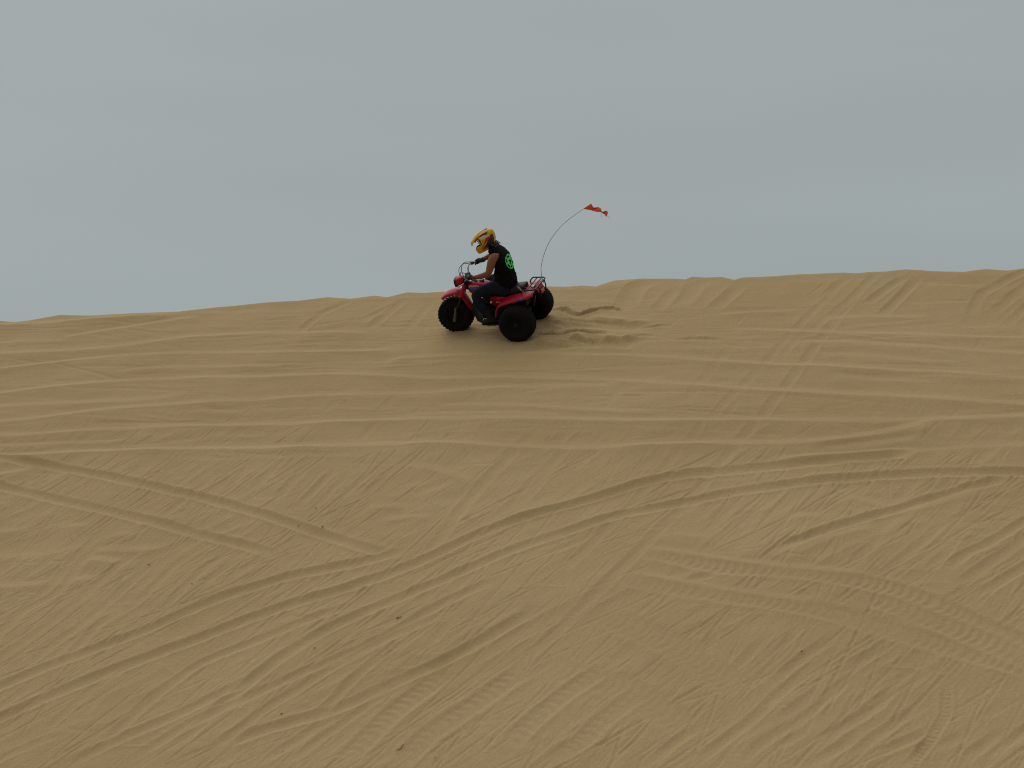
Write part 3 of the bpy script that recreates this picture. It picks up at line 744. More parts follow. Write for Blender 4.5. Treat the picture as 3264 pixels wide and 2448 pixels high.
# ---------------------------------------------------------------- materials
M_RED = mat('red_plastic', (0.37, 0.004, 0.022), .45, spec=.28, noise=.12, nscale=9)
M_BLACK = mat('black_paint', (0.007, 0.007, 0.008), .5, spec=.3, noise=.2, nscale=20)
M_TYRE = mat('tyre_rubber', (0.005, 0.005, 0.0055), .9, spec=.18, noise=.3, nscale=14, bump=.2, bscale=90)
M_SEAT = mat('seat_vinyl', (0.007, 0.007, 0.0075), .6, spec=.3, noise=.2, nscale=25, bump=.15, bscale=150)
M_RIM = mat('rim_steel', (0.008, 0.008, 0.008), .7, spec=.2, noise=.3, nscale=20)
M_ALU = mat('dull_alloy', (0.10, 0.096, 0.09), .55, metal=.6, noise=.25, nscale=40)
M_CHROME = mat('chrome', (0.34, 0.34, 0.34), .3, metal=.9)
M_ENGINE = mat('engine_alloy', (0.014, 0.0135, 0.013), .65, metal=.2, spec=.3, noise=.3, nscale=30)
M_WHITE = mat('white_print', (0.62, 0.62, 0.62), .5)
M_BLUE = mat('blue_print', (0.05, 0.06, 0.34), .45)
M_LENS = mat('lamp_lens', (0.35, 0.36, 0.36), .12, spec=.8)
M_TAIL = mat('tail_lens', (0.36, 0.012, 0.012), .2, spec=.7)
M_CABLE = mat('cable_sheath', (0.02, 0.02, 0.022), .5)

# ---------------------------------------------------------------- three-wheeler
Z0 = .27                                                    # wheel-centre height above the sand
OFF = (0, 0, Z0)
M4 = Matrix.Translation(TRIKE_T - TRIKE_R @ Vector((0, 0, Z0))) @ TRIKE_R.to_4x4()
trike = empty('three_wheeler', M4, 'red three-wheeled all-terrain trike with black balloon tyres crossing the dune slope', 'trike')
ax_p = Vector((1.12, 0, 0)); ax_d = Vector((-.28, 0, .56)).normalized()
ST = Matrix.Rotation(R_(9), 3, ax_d)
def steer(p):
    return ST @ (p - ax_p) + ax_p

def tyre(hw, knob, nk, rows, xf, c, parent):
    mb = MB()
    R0 = .27 - knob
    k = hw / .125
    prof = [(.105, -.07 * k), (.115, -.092 * k), (.15, -.118 * k), (.19, -.125 * k), (.225, -.119 * k), (R0 - .018, -.098 * k), (R0 - .005, -.070 * k), (R0, -.03 * k),
            (R0, .03 * k), (R0 - .005, .070 * k), (R0 - .018, .098 * k), (.225, .119 * k), (.19, .125 * k), (.15, .118 * k), (.115, .092 * k), (.105, .07 * k)]
    mb.lathe(prof, c, 56)
    for r_i, (y, lean, ln, dr) in enumerate(rows):
        for i in range(nk):
            t = 2 * math.pi * (i + (.5 if r_i % 2 else 0)) / nk
            rad = Vector((math.cos(t), 0, math.sin(t))); tan = Vector((-math.sin(t), 0, math.cos(t)))
            yv = Vector((0, 1, 0))
            axis = (rad * math.cos(dr) + yv * math.sin(dr)).normalized()        # lug points outward, shoulder lugs splay
            side = (yv * math.cos(dr) - rad * math.sin(dr))
            wv = (side * math.cos(lean) + tan * math.sin(lean)); tv = (tan * math.cos(lean) - side * math.sin(lean))
            base = Vector(c) + rad * (R0 - .012 - abs(math.sin(dr)) * .012) + yv * y
            hl, ht = ln / 2, .011
            lo = [base + wv * sx * hl + tv * sy * ht * 1.25 for sx, sy in ((-1, -1), (1, -1), (1, 1), (-1, 1))]
            hi = [base + axis * (knob + .012) + wv * sx * hl * .85 + tv * sy * ht for sx, sy in ((-1, -1), (1, -1), (1, 1), (-1, 1))]
            mb.loft([lo, hi])
    return mb.build('tyre', M_TYRE, parent, xf=xf, offset=OFF)

def wheel(name, c, hw, front, xf=None):
    # a wheel is a part: its tyre, rim and hub are its sub-parts
    e = bpy.data.objects.new(name, None); col.objects.link(e); e.parent = trike
    if front:
        tyre(hw, .007, 30, [(-.085, .0, .035, -.6), (-.05, .35, .055, -.25), (.0, 0, .05, 0), (.05, -.35, .055, .25), (.085, 0, .035, .6)], xf, c, e)
    else:
        tyre(hw, .0035, 38, [(-.06, .5, .06, -.15), (.0, -.5, .06, 0), (.06, .5, .06, .15)], xf, c, e)
    mb = MB()
    w = hw / .125
    mb.lathe([(.108, -.075 * w), (.118, -.088 * w), (.112, -.06 * w), (.096, -.03 * w), (.09, .0), (.096, .03 * w), (.112, .06 * w), (.118, .088 * w), (.108, .075 * w), (.085, .05 * w), (.06, .035), (.06, -.035), (.085, -.05 * w)], c, 40)
    mb.build('rim', M_RIM, e, xf=xf, offset=OFF)
    mb = MB()
    mb.lathe([(.0, -.07), (.03, -.07), (.045, -.05), (.062, -.03), (.062, .03), (.045, .05), (.03, .07), (.018, .085), (.0, .085)], c, 24)
    for i in range(4):
        t = 2 * math.pi * i / 4 + .4
        for s in (-1, 1):
            mb.lathe([(.0, s * .03), (.008, s * .03), (.008, s * .045), (.0, s * .046)], (c[0] + .045 * math.cos(t), c[1], c[2] + .045 * math.sin(t)), 6)
    mb.build('hub', M_ENGINE, e, xf=xf, offset=OFF)
    return e
wheel('front_wheel', (1.12, 0, 0), .105, True, steer)
wheel('rear_wheel', (0, .40, 0), .125, False)
wheel('rear_wheel', (0, -.40, 0), .125, False)

# frame and running gear
mb = MB()
mb.tube([(.86, 0, .50), (.78, .0, .28), (.70, .035, .06), (.58, .07, -.10), (.30, .08, -.10), (.12, .09, -.02)], .017)
mb.tube([(.78, .0, .28), (.70, -.035, .06), (.58, -.07, -.10), (.30, -.08, -.10), (.12, -.09, -.02)], .017)
for s in (-1, 1):
    mb.tube([(.12, s * .09, -.02), (.02, s * .10, .12), (-.06, s * .11, .30), (-.22, s * .11, .35)], .014)
    mb.tube([(.80, 0, .42), (.55, s * .05, .40), (.30, s * .09, .31), (-.06, s * .11, .30)], .016)
    mb.tube([(.30, s * .09, .31), (.26, s * .09, .1), (.30, s * .08, -.10)], .014)
mb.lathe([(.028, -.10), (.032, -.08), (.032, .08), (.028, .10)], (.845, 0, .49), 14, 'Z')
mb.build('frame', M_BLACK, trike, offset=OFF)
mb = MB()
mb.tube([(0, -.46, 0), (0, .46, 0)], .014, 12)
mb.lathe([(.0, -.13), (.035, -.13), (.048, -.09), (.048, .09), (.035, .13), (.0, .13)], (0, 0, 0), 20)
mb.build('rear_axle', M_ENGINE, trike, offset=OFF)
mb = MB()
mb.rbox((.10, .0, .0), (.30, .05, .07), .02)
mb.rbox((.16, -.09, .02), (.36, .028, .10), .02, n=4)
mb.build('chain_case', M_BLACK, trike, offset=OFF)
mb = MB()
mb.loft([[(.66, -.12, -.04), (.66, .12, -.04), (.66, .12, -.055), (.66, -.12, -.055)], [(.58, -.13, -.125), (.58, .13, -.125), (.58, .13, -.14), (.58, -.13, -.14)],
         [(.28, -.13, -.125), (.28, .13, -.125), (.28, .13, -.14), (.28, -.13, -.14)], [(.14, -.10, -.05), (.14, .10, -.05), (.14, .10, -.065), (.14, -.10, -.065)]])
mb.build('skid_plate', M_BLACK, trike, offset=OFF)

mb = MB()
mb.loft([[(.80, -.10, .20), (.80, .10, .20), (.79, .10, .195), (.79, -.10, .195)], [(.785, -.13, .06), (.785, .13, .06), (.775, .13, .06), (.775, -.13, .06)], [(.74, -.14, -.06), (.74, .14, -.06), (.73, .14, -.06), (.73, -.14, -.06)], [(.66, -.13, -.115), (.66, .13, -.115), (.655, .13, -.125), (.655, -.13, -.125)]])
mb.build('splash_guard', M_BLACK, trike, offset=OFF)

# engine
mb = MB()
mb.rbox((.43, 0, .02), (.32, .20, .20), .05, n=5)
mb.rbox((.33, 0, .10), (.16, .17, .12), .03, n=4)
eng = mb.build('engine', M_ENGINE, trike, offset=OFF)
mb = MB()
mb.lathe([(.0, .0), (.085, .0), (.095, -.012), (.095, -.03), (.0, -.03)], (.48, .135, .02), 28)
mb.lathe([(.0, .0), (.06, .0), (.066, -.012), (.066, -.03), (.0, -.03)], (.345, .135, .01), 24)
mb.build('crankcase_cover', M_ENGINE, eng, offset=OFF)
mb = MB()
rotc = Matrix.Rotation(R_(62), 3, 'Y')
for k in range(9):
    p = Vector((.55, 0, .07)) + Vector((.47, 0, .88)) * (.014 * k)
    mb.rbox(p, (.13 - .002 * k, .15, .006), .003, rot=Matrix.Rotation(R_(28), 3, 'Y').to_euler())
mb.rbox((.615, 0, .20), (.11, .13, .06), .02, rot=Matrix.Rotation(R_(28), 3, 'Y').to_euler())
mb.build('cylinder', M_ENGINE, eng, offset=OFF)
mb = MB()
mb.rbox((.42, 0, .275), (.40, .20, .19), .03, n=4)
mb.rbox((.60, 0, .33), (.14, .12, .12), .03, n=4)
mb.build('air_box', M_BLACK, trike, offset=OFF)
mb = MB()
mb.rbox((.10, 0, .22), (.34, .20, .20), .04, n=4)
mb.build('battery_box', M_BLACK, trike, offset=OFF)
mb = MB()
mb.lathe([(.0, .012), (.014, .012), (.018, .004), (.018, -.004), (.0, -.004)], (.455, .168, .245), 16)
mb.build('side_reflector', M_WHITE, trike, offset=OFF)
mb = MB()
mb.tube([(.62, -.06, .16), (.68, -.12, .08), (.62, -.17, .0), (.40, -.19, .02), (.20, -.19, .12)], .016)
mb.tube([(.22, -.19, .11), (.12, -.20, .17), (-.12, -.21, .26), (-.17, -.21, .275)], [.02, .045, .045, .02], 14)
mb.build('exhaust', M_BLACK, trike, offset=OFF)
for s in (-1, 1):
    mb = MB()
    mb.tube([(.50, s * .08, -.09), (.50, s * .17, -.085), (.50, s * .29, -.08)], .010)
    for k in range(5):
        mb.rbox((.50, s * (.20 + .022 * k), -.078), (.055, .008, .014), .003)
    mb.build('foot_peg', M_ALU, trike, offset=OFF)
mb = MB()
mb.tube([(.44, .15, .0), (.47, .165, -.03), (.60, .17, -.02), (.605, .22, -.02)], .007)
mb.build('gear_lever', M_CHROME, trike, offset=OFF)
mb = MB()
mb.tube([(.20, .30, .17), (.17, .33, .182), (.13, .35, .185)], .011)
mb.build('brake_cable_bracket', M_CHROME, trike, offset=OFF)

# front fork, steered
for s in (-1, 1):
    mb = MB()
    mb.tube([(.845, s * .085, .55), (1.035, s * .095, .17)], .019, 12, False)
    mb.tube([(1.03, s * .095, .18), (1.10, s * .118, .12)], .02, 10, False)
    fk = mb.build('fork_leg', M_BLACK, trike, xf=steer, offset=OFF)
    mb = MB()
    mb.tube([(1.075, s * .122, .155), (1.10, s * .13, .05), (1.128, s * .13, -.05)], [.017, .022, .024], 12)
    mb.rbox((1.13, s * .13, -.045), (.05, .03, .05), .012)
    mb.build('fork_slider', M_ALU, fk, xf=steer, offset=OFF)
    mb = MB()
    mb.tube([(.875, s * .088, .505), (.915, s * .092, .42), (.965, s * .096, .32)], [.026, .033, .036], 14)
    mb.build('fork_shroud', M_RED, fk, xf=steer, offset=OFF)
mb = MB()
mb.tube([(1.12, -.135, 0), (1.12, .135, 0)], .012, 10)
mb.build('front_axle', M_ENGINE, trike, xf=steer, offset=OFF)
mb = MB()
mb.rbox((.835, 0, .555), (.08, .22, .028), .012)
mb.rbox((.885, 0, .445), (.08, .22, .028), .012)
mb.build('triple_clamp', M_BLACK, trike, xf=steer, offset=OFF)

# front mudguard
path = [(1.285, .292), (1.25, .335), (1.19, .368), (1.12, .388), (1.05, .395), (.985, .378), (.935, .318), (.895, .23), (.862, .14), (.835, .075)]
wid = [.072, .092, .104, .110, .112, .108, .088, .078, .074, .066]
rings = []
for i, (x, z) in enumerate(path):
    a = path[max(i - 1, 0)]; b = path[min(i + 1, len(path) - 1)]
    t = Vector((b[0] - a[0], 0, b[1] - a[1])).normalized(); nrm = Vector((t.z, 0, -t.x))
    if nrm.dot(Vector((x - 1.12, 0, z))) < 0:
        nrm = -nrm
    w = wid[i]; row = []
    for u, d in ((-1.0, -.040), (-.98, -.016), (-.9, -.004), (-.6, .006), (-.25, .012), (0, .016), (.25, .012), (.6, .006), (.9, -.004), (.98, -.016), (1.0, -.040)):
        row.append(Vector((x, u * w, z)) + nrm * d)
    rings.append(row)
mb = MB(); mb.loft(rings, cap=False, closed=False)
mb.build('front_mudguard', M_RED, trike, xf=steer, offset=OFF, solid=.006, sub=1)

# headlight
rot_h = Matrix.Rotation(R_(6), 3, 'Y')
def hl(p):
    return steer(rot_h @ (p - Vector((.96, 0, .54))) + Vector((.96, 0, .54)))
mb = MB()
def rr(x, hy, hz, cz, n=20, e=3.2):
    o = []
    for k in range(n):
        t = 2 * math.pi * k / n; c, s = math.cos(t), math.sin(t)
        o.append((x, hy * math.copysign(abs(c) ** (2 / e), c), cz + hz * math.copysign(abs(s) ** (2 / e), s)))
    return o
mb.loft([rr(.885, .03, .025, .55), rr(.895, .058, .045, .55), (rr(.93, .075, .058, .545)), rr(.975, .083, .062, .54), rr(1.005, .085, .064, .535)])
light = mb.build('headlight', M_RED, trike, xf=hl, offset=OFF)
mb = MB()
mb.loft([rr(.998, .089, .068, .533), rr(1.03, .088, .066, .53), rr(1.034, .078, .056, .53), rr(1.018, .075, .053, .53)])
mb.build('lamp_ring', M_BLACK, light, xf=hl, offset=OFF)
mb = MB()
mb.loft([rr(1.016, .077, .055, .53), rr(1.026, .06, .042, .53), rr(1.031, .03, .02, .53)])
mb.build('lamp_glass', M_LENS, light, xf=hl, offset=OFF)
for s in (-1, 1):
    mb = MB(); mb.tube([(.885, s * .085, .51), (.94, s * .095, .49), (.99, s * .092, .475)], .008)
    mb.build('lamp_bracket', M_CHROME, light, xf=hl, offset=OFF)

# handlebar and controls
mb = MB()
mb.tube([(.530, .382, .668), (.62, .325, .682), (.71, .255, .694), (.775, .150, .690), (.815, .075, .615), (.83, .03, .595), (.835, -.03, .595), (.845, -.085, .62), (.865, -.16, .692), (.845, -.24, .703), (.775, -.315, .696), (.69, -.395, .684)], .0115, 10)
bar = mb.build('handlebar', M_CHROME, trike, offset=OFF)
for pts in ([(.525, .385, .667), (.58, .352, .675), (.675, .284, .690)], [(.685, -.399, .683), (.73, -.358, .690), (.795, -.297, .698)]):
    mb = MB(); mb.tube(pts, [.0175, .016, .0165], 12); mb.build('grip', M_SEAT, bar, offset=OFF)
mb = MB(); mb.rbox((.715, .248, .699), (.05, .055, .05), .012, rot=Matrix.Rotation(R_(-35), 3, 'Z').to_euler())
mb.rbox((.735, .222, .722), (.045, .045, .03), .008)
mb.build('switch_housing', M_BLACK, bar, offset=OFF)
mb = MB(); mb.rbox((.835, -.255, .705), (.055, .055, .045), .014, rot=Matrix.Rotation(R_(40), 3, 'Z').to_euler())
mb.build('throttle_housing', M_ALU, bar, offset=OFF)
for pts in ([(.745, .25, .700), (.755, .29, .695), (.69, .35, .682), (.62, .40, .67)], [(.865, -.24, .71), (.87, -.29, .70), (.82, -.36, .69), (.755, -.42, .68)]):
    mb = MB(); mb.tube(pts, [.009, .007, .006, .006], 8); mb.build('brake_lever', M_ALU, bar, offset=OFF)
mb = MB(); mb.rbox((.83, 0, .615), (.05, .10, .035), .01); mb.rbox((.79, .05, .645), (.06, .075, .06), .02, n=4)
mb.build('bar_clamp', M_BLACK, bar, offset=OFF)
for pts in ([(.86, -.22, .71), (.925, -.15, .735), (.965, -.05, .70), (.95, .0, .60), (.90, .02, .50)], [(.70, .26, .705), (.80, .22, .745), (.88, .12, .70), (.90, .06, .58), (.88, .05, .48)],
            [(.84, -.24, .73), (.91, -.12, .76), (.92, -.02, .68), (.88, .0, .56)]):
    mb = MB(); mb.tube(pts, .0050, 6); mb.build('control_cable', M_CABLE, bar, offset=OFF)

# fuel tank
def sect(x, hw, zt, zb, n=24, e=2.8):
    o = []; cz = (zt + zb) / 2; hz = (zt - zb) / 2
    for k in range(n):
        t = 2 * math.pi * k / n; c, s = math.cos(t), math.sin(t)
        o.append((x, hw * math.copysign(abs(c) ** (2 / e), c), cz + hz * math.copysign(abs(s) ** (2 / e), s)))
    return o
mb = MB()
mb.loft([sect(.835, .045, .500, .37), sect(.82, .075, .512, .345), sect(.77, .098, .525, .335), (sect(.70, .112, .530, .345)), sect(.60, .115, .520, .36), sect(.52, .105, .500, .375), sect(.45, .085, .475, .39)])
tank = mb.build('fuel_tank', M_RED, trike, offset=OFF, sub=1)
mb = MB(); mb.lathe([(.0, .018), (.03, .016), (.036, .008), (.036, -.01), (.0, -.01)], (.615, 0, .528), 20, 'Z')
mb.build('fuel_cap', M_ALU, tank, offset=OFF)
SIDE = Matrix(((-1, 0, 0), (0, 0, 1), (0, 1, 0)))          # text plane facing the machine's left side
SIDER = Matrix(((1, 0, 0), (0, 0, -1), (0, 1, 0)))
for s in (1, -1):
    mb = MB()
    y = s * .119
    mb.add([(.815, s * .094, .452), (.70, y, .462), (.56, y, .452), (.56, y, .420), (.70, y, .425), (.80, s * .102, .408)], [(0, 1, 4, 5), (1, 2, 3, 4)])
    mb.build('tank_stripe', M_BLUE, tank, offset=OFF, solid=.002)
    if s > 0:
        lettering('HONDA', .036, tank, SIDE, (.70, .1225, .482 + Z0), M_WHITE, squash=1.2)
    else:
        lettering('HONDA', .040, tank, SIDER, (.725, -.1225, .477 + Z0), M_WHITE, squash=1.25)

# seat
mb = MB()
def ssec(x, hw, zt, zb):
    return [(x, -hw * .98, zb), (x, -hw, zb + (zt - zb) * .35), (x, -hw * .93, zb + (zt - zb) * .75), (x, -hw * .74, zt - .008), (x, -hw * .35, zt), (x, 0, zt + .002),
            (x, hw * .35, zt), (x, hw * .74, zt - .008), (x, hw * .93, zb + (zt - zb) * .75), (x, hw, zb + (zt - zb) * .35), (x, hw * .98, zb), (x, hw * .5, zb - .004), (x, -hw * .5, zb - .004)]
mb.loft([ssec(.52, .06, .495, .40), ssec(.50, .088, .502, .375), ssec(.42, .115, .480, .34), ssec(.30, .135, .452, .318), ssec(.15, .142, .446, .335), ssec(.02, .142, .458, .36), ssec(-.045, .135, .468, .378), ssec(-.075, .11, .462, .395)])
seat = mb.build('seat', M_SEAT, trike, offset=OFF, sub=1)
Mt = SIDE @ Matrix.Rotation(R_(0), 3, 'Z')
lettering('HONDA', .034, seat, Matrix(((-.55, .52, .2), (-.10, -.25, .96), (.62, .80, .25))).normalized() if False else SIDE @ Matrix.Rotation(R_(-52), 3, 'Z'), (-.03, .1405, .425 + Z0), M_WHITE, squash=1.0)

# rear bodywork: two wings joined behind the seat
def wing(s):
    st = [  # x, z inner, z outer, y inner, y outer
        (.385, .045, .045, .17, .285), (.372, .10, .10, .165, .295), (.345, .175, .172, .155, .312), (.305, .245, .236, .145, .328), (.250, .300, .278, .140, .340),
        (.170, .332, .305, .138, .348), (.050, .362, .335, .138, .352), (-.080, .388, .362, .138, .352), (-.190, .410, .388, .130, .345), (-.240, .418, .402, .12, .315), (-.265, .410, .398, .12, .27)]
    rings = []
    for i, (x, zi, zo, yi, yo) in enumerate(st):
        up = min(1.0, max(0, (i - 1) / 3))                 # the front apron stands upright, the top lies flat
        lip = Vector((-.028 * (1 - up), 0, -.034 * up))
        row = [Vector((x, s * yi, zi)), Vector((x, s * (yi + (yo - yi) * .4), zi + (zo - zi) * .35 + .006 * up)), Vector((x, s * (yi + (yo - yi) * .8), zi + (zo - zi) * .8 + .004 * up)), Vector((x, s * yo, zo)),
               Vector((x, s * (yo + .006), zo)) + lip * .4, Vector((x, s * (yo + .009), zo)) + lip]
        rings.append(row)
    mb = MB(); mb.loft(rings, cap=False, closed=False)
    return mb.build('rear_mudguard', M_RED, trike, offset=OFF, solid=.006, sub=1)
wl = wing(1); wing(-1)
mb = MB()
mb.loft([[(-.05, -.145, .385), (-.05, -.07, .40), (-.05, .07, .40), (-.05, .145, .385)], [(-.15, -.145, .41), (-.15, -.07, .425), (-.15, .07, .425), (-.15, .145, .41)], [(-.245, -.14, .425), (-.245, -.07, .435), (-.245, .07, .435), (-.245, .14, .425)],
         [(-.285, -.13, .40), (-.285, -.07, .405), (-.285, .07, .405), (-.285, .13, .40)], [(-.295, -.11, .33), (-.295, -.06, .33), (-.295, .06, .33), (-.295, .11, .33)]], cap=False, closed=False)
deck = mb.build('tail_cover', M_RED, trike, offset=OFF, solid=.006, sub=1)
mb = MB(); mb.add([(-.155, .0, .4335), (-.155, .075, .4315), (-.225, .075, .4375), (-.225, .0, .4400)], [(0, 1, 2, 3)])
mb.build('warning_label', M_WHITE, deck, offset=OFF, solid=.002)
mb = MB(); mb.add([(-.03, .3545, .348), (-.13, .354, .370), (-.15, .353, .352), (-.04, .3585, .322)], [(0, 1, 2, 3)])
mb.add([(-.03, .325, .3505), (-.13, .322, .3745), (-.13, .354, .370), (-.03, .3545, .348)], [(0, 1, 2, 3)])
mb.build('mudguard_stripe', M_BLUE, wl, offset=(0, .0045, Z0 + .004), solid=.002)
for s in (1, -1):
    mb = MB()
    mb.add([(.46, s * .150, .33), (.20, s * .150, .315), (.24, s * .152, .26), (.31, s * .156, .19), (.36, s * .156, .155), (.44, s * .152, .20), (.48, s * .148, .28)], [(0, 1, 2, 3, 4, 5, 6)])
    cov = mb.build('side_cover', M_RED, trike, offset=OFF, solid=.012)
    if s > 0:
        lettering('ATC', .030, cov, SIDE, (.35, .162, .236 + Z0), M_WHITE, shear=.25, squash=1.25)
    else:
        lettering('ATC', .045, cov, SIDER, (.365, -.162, .238 + Z0), M_WHITE, shear=.25, squash=1.15)
mb = MB(); mb.rbox((-.312, 0, .345), (.03, .13, .055), .012, n=4)
tl = mb.build('tail_light', M_TAIL, trike, offset=OFF)
mb = MB(); mb.rbox((-.298, 0, .345), (.02, .145, .068), .012, n=4)
mb.build('lamp_housing', M_BLACK, tl, offset=OFF)
for s in (-1, 1):
    mb = MB(); mb.add([(-.25, s * .12, .33), (-.25, s * .17, .33), (-.20, s * .17, .17), (-.20, s * .13, .17)], [(0, 1, 2, 3)])
    mb.build('mud_flap', M_BLACK, trike, offset=OFF, solid=.006)

# luggage rack
mb = MB()
zr = .452
mb.tube([(-.035, -.245, .385), (-.06, -.25, .425), (-.10, -.25, zr), (-.17, -.25, zr), (-.24, -.25, zr), (-.28, -.235, zr), (-.295, -.19, zr), (-.295, .0, zr), (-.295, .19, zr), (-.28, .235, zr), (-.24, .25, zr), (-.17, .25, zr), (-.11, .25, zr), (-.085, .25, .435), (-.08, .245, .395)], .0100, 8)
rack = mb.build('luggage_rack', M_BLACK, trike, offset=OFF)
for x in (-.16, -.23):
    mb = MB(); mb.tube([(x, -.25, zr - .004), (x, .25, zr - .004)], .008, 8); mb.build('cross_bar', M_BLACK, rack, offset=OFF)
for s in (-1, 1):
    mb = MB(); mb.tube([(-.295, s * .13, zr), (-.325, s * .115, .41), (-.325, s * .11, .31)], .0095, 8); mb.build('rack_stay', M_BLACK, rack, offset=OFF)
    mb = MB(); mb.tube([(-.10, s * .12, zr - .004), (-.10, s * .12, .405)], .008, 8); mb.build('rack_post', M_BLACK, rack, offset=OFF)

# ---------------------------------------------------------------- whip with pennant
M_WHIP = mat('fibreglass_whip', (0.30, 0.21, 0.16), .5)
M_FLAG = mat('orange_nylon', (0.80, 0.085, 0.040), .6, noise=.12, nscale=15)
fl = empty('whip_flag', Matrix.Translation(M4 @ Vector((-.29, -.15, .42 + Z0))) @ TRIKE_R.to_4x4(), 'thin bowed whip pole with torn orange-red pennant rising from the rear rack', 'flag')
FO = Vector((.29, .15, -.42))
mb = MB(); mb.tube([(-.285, -.15, .40), (-.275, -.15, .485), (-.290, -.15, .657), (-.394, -.15, .899), (-.534, -.15, 1.104), (-.762, -.15, 1.322), (-1.085, -.15, 1.525), (-1.205, -.15, 1.59)], [.0050, .0046, .0042, .0040, .0038, .0036, .0034, .0034], 8)
mb.build('whip_pole', M_WHIP, fl, offset=FO)
mb = MB()
top = [(-1.205, 1.598), (-1.235, 1.540), (-1.29, 1.533), (-1.335, 1.528), (-1.362, 1.478), (-1.418, 1.468), (-1.432, 1.440)]
bot = [(-1.085, 1.522), (-1.150, 1.500), (-1.215, 1.490), (-1.265, 1.478), (-1.330, 1.446), (-1.385, 1.425), (-1.432, 1.402)]
rows = []
for i in range(25):
    u = i / 24 * 6; k = min(int(u), 5); f = u - k
    tx, tz = [top[k][j] * (1 - f) + top[k + 1][j] * f for j in (0, 1)]
    bx, bz = [bot[k][j] * (1 - f) + bot[k + 1][j] * f for j in (0, 1)]
    row = []
    for j in range(9):
        v = j / 8
        wy = -.15 + .035 * math.sin(u * 2.1 + v * 2.6) * (i / 24) ** .7 + .012 * math.sin(u * 5 + v * 5) * (i / 24)
        row.append((tx * (1 - v) + bx * v, wy, tz * (1 - v) + bz * v))
    rows.append(row)
mb.loft(rows, cap=False, closed=False)
mb.tube([(-1.33, -.14, 1.447), (-1.335, -.14, 1.42), (-1.330, -.14, 1.385)], .0016, 5)
mb.tube([(-1.43, -.13, 1.404), (-1.445, -.13, 1.392), (-1.455, -.13, 1.375)], .0016, 5)
mb.build('pennant', M_FLAG, fl, offset=FO, solid=.0015)
# ---------------------------------------------------------------- rider
M_SKIN = mat('tanned_skin', (0.205, 0.068, 0.030), .6, spec=.3, noise=.10, nscale=18)
M_VEST = mat('black_cotton', (0.0038, 0.0038, 0.0042), .95, spec=.1, noise=.25, nscale=18, bump=.3, bscale=60)
M_JEANS = mat('dark_denim', (0.010, 0.014, 0.028), .9, spec=.12, noise=.35, nscale=22, bump=.3, bscale=70)
M_BOOT = mat('dark_leather', (0.008, 0.0075, 0.0065), .7, spec=.25, noise=.3, nscale=20)
M_GLOVE = mat('grey_black_glove', (0.022, 0.022, 0.025), .7, noise=.5, nscale=35)
M_GREEN = mat('green_print', (0.035, 0.60, 0.09), .6)
M_HAIR = mat('dark_hair', (0.010, 0.008, 0.007), .6)
M_YEL = mat('yellow_shell', (0.60, 0.32, 0.004), .42, spec=.25, noise=.08, nscale=10)
M_HBLK = mat('helmet_black', (0.012, 0.012, 0.014), .4)
M_HRED = mat('helmet_red', (0.36, 0.012, 0.02), .35)
M_HWHT = mat('helmet_white', (0.52, 0.53, 0.53), .35)
M_HGRY = mat('helmet_grey', (0.17, 0.15, 0.17), .3)
M_GLASS = mat('goggle_lens', (0.02, 0.02, 0.025), .08, spec=.8)

rider = empty('person', M4.copy(), 'rider in sleeveless black top, dark jeans and yellow helmet leaning over handlebars', 'person')
NK = (.385, -.10, 1.00)
# one continuous body: joints and radii, grown with a skin modifier
J = dict(pel=((.22, 0, .50), .115), spn=((.235, -.02, .66), .105), che=((.285, -.06, .85), .095), nek=((.375, -.095, .985), .048), hd0=((.43, -.125, 1.06), .065), hed=((.475, -.15, 1.12), .088),
         shl=((.322, .136, .928), .074), aml=((.338, .195, .845), .067), ell=((.372, .268, .735), .051), fol=((.470, .285, .708), .044), wrl=((.615, .292, .684), .030), hal=((.655, .292, .684), .026),
         shr=((.345, -.262, .93), .062), amr=((.42, -.325, .865), .055), elr=((.515, -.385, .79), .045), forr=((.60, -.37, .755), .042), wrr=((.72, -.335, .708), .028), har=((.75, -.325, .702), .026),
         hil=((.24, .095, .485), .095), thl=((.45, .185, .465), .080), knl=((.645, .248, .405), .062), cal=((.60, .245, .26), .050), anl=((.480, .234, .03), .028), tol=((.54, .238, -.03), .022),
         hir=((.24, -.095, .485), .095), thr=((.45, -.185, .465), .080), knr=((.645, -.248, .405), .062), car=((.60, -.245, .26), .050), anr=((.480, -.234, .03), .028), tor=((.54, -.238, -.03), .022))
E_ = ['pel spn', 'spn che', 'che nek', 'nek hd0', 'hd0 hed', 'che shl', 'shl aml', 'aml ell', 'ell fol', 'fol wrl', 'wrl hal', 'che shr', 'shr amr', 'amr elr', 'elr forr', 'forr wrr', 'wrr har',
      'pel hil', 'hil thl', 'thl knl', 'knl cal', 'cal anl', 'anl tol', 'pel hir', 'hir thr', 'thr knr', 'knr car', 'car anr', 'anr tor']
def skin(name, joints, edges, material, grow=0.0, root='pel', sub=2, parent=rider):
    keys = list(joints)
    me = bpy.data.meshes.new(name)
    me.from_pydata([(joints[k][0][0], joints[k][0][1], joints[k][0][2] + Z0) for k in keys], [tuple(keys.index(q) for q in e.split()) for e in edges], [])
    o = bpy.data.objects.new(name, me)
    col.objects.link(o); o.parent = parent
    o.modifiers.new('skin', 'SKIN').use_smooth_shade = True
    if not me.skin_vertices:
        me.attributes.new('tmp', 'FLOAT', 'POINT')
    sv = me.skin_vertices[0].data
    for i, k in enumerate(keys):
        r = joints[k][1] + grow
        sv[i].radius = (r, r); sv[i].use_root = (k == root)
    md = o.modifiers.new('sub', 'SUBSURF'); md.levels = sub; md.render_levels = sub
    me.materials.append(material)
    return o
def ensure_skin_layer():
    pass
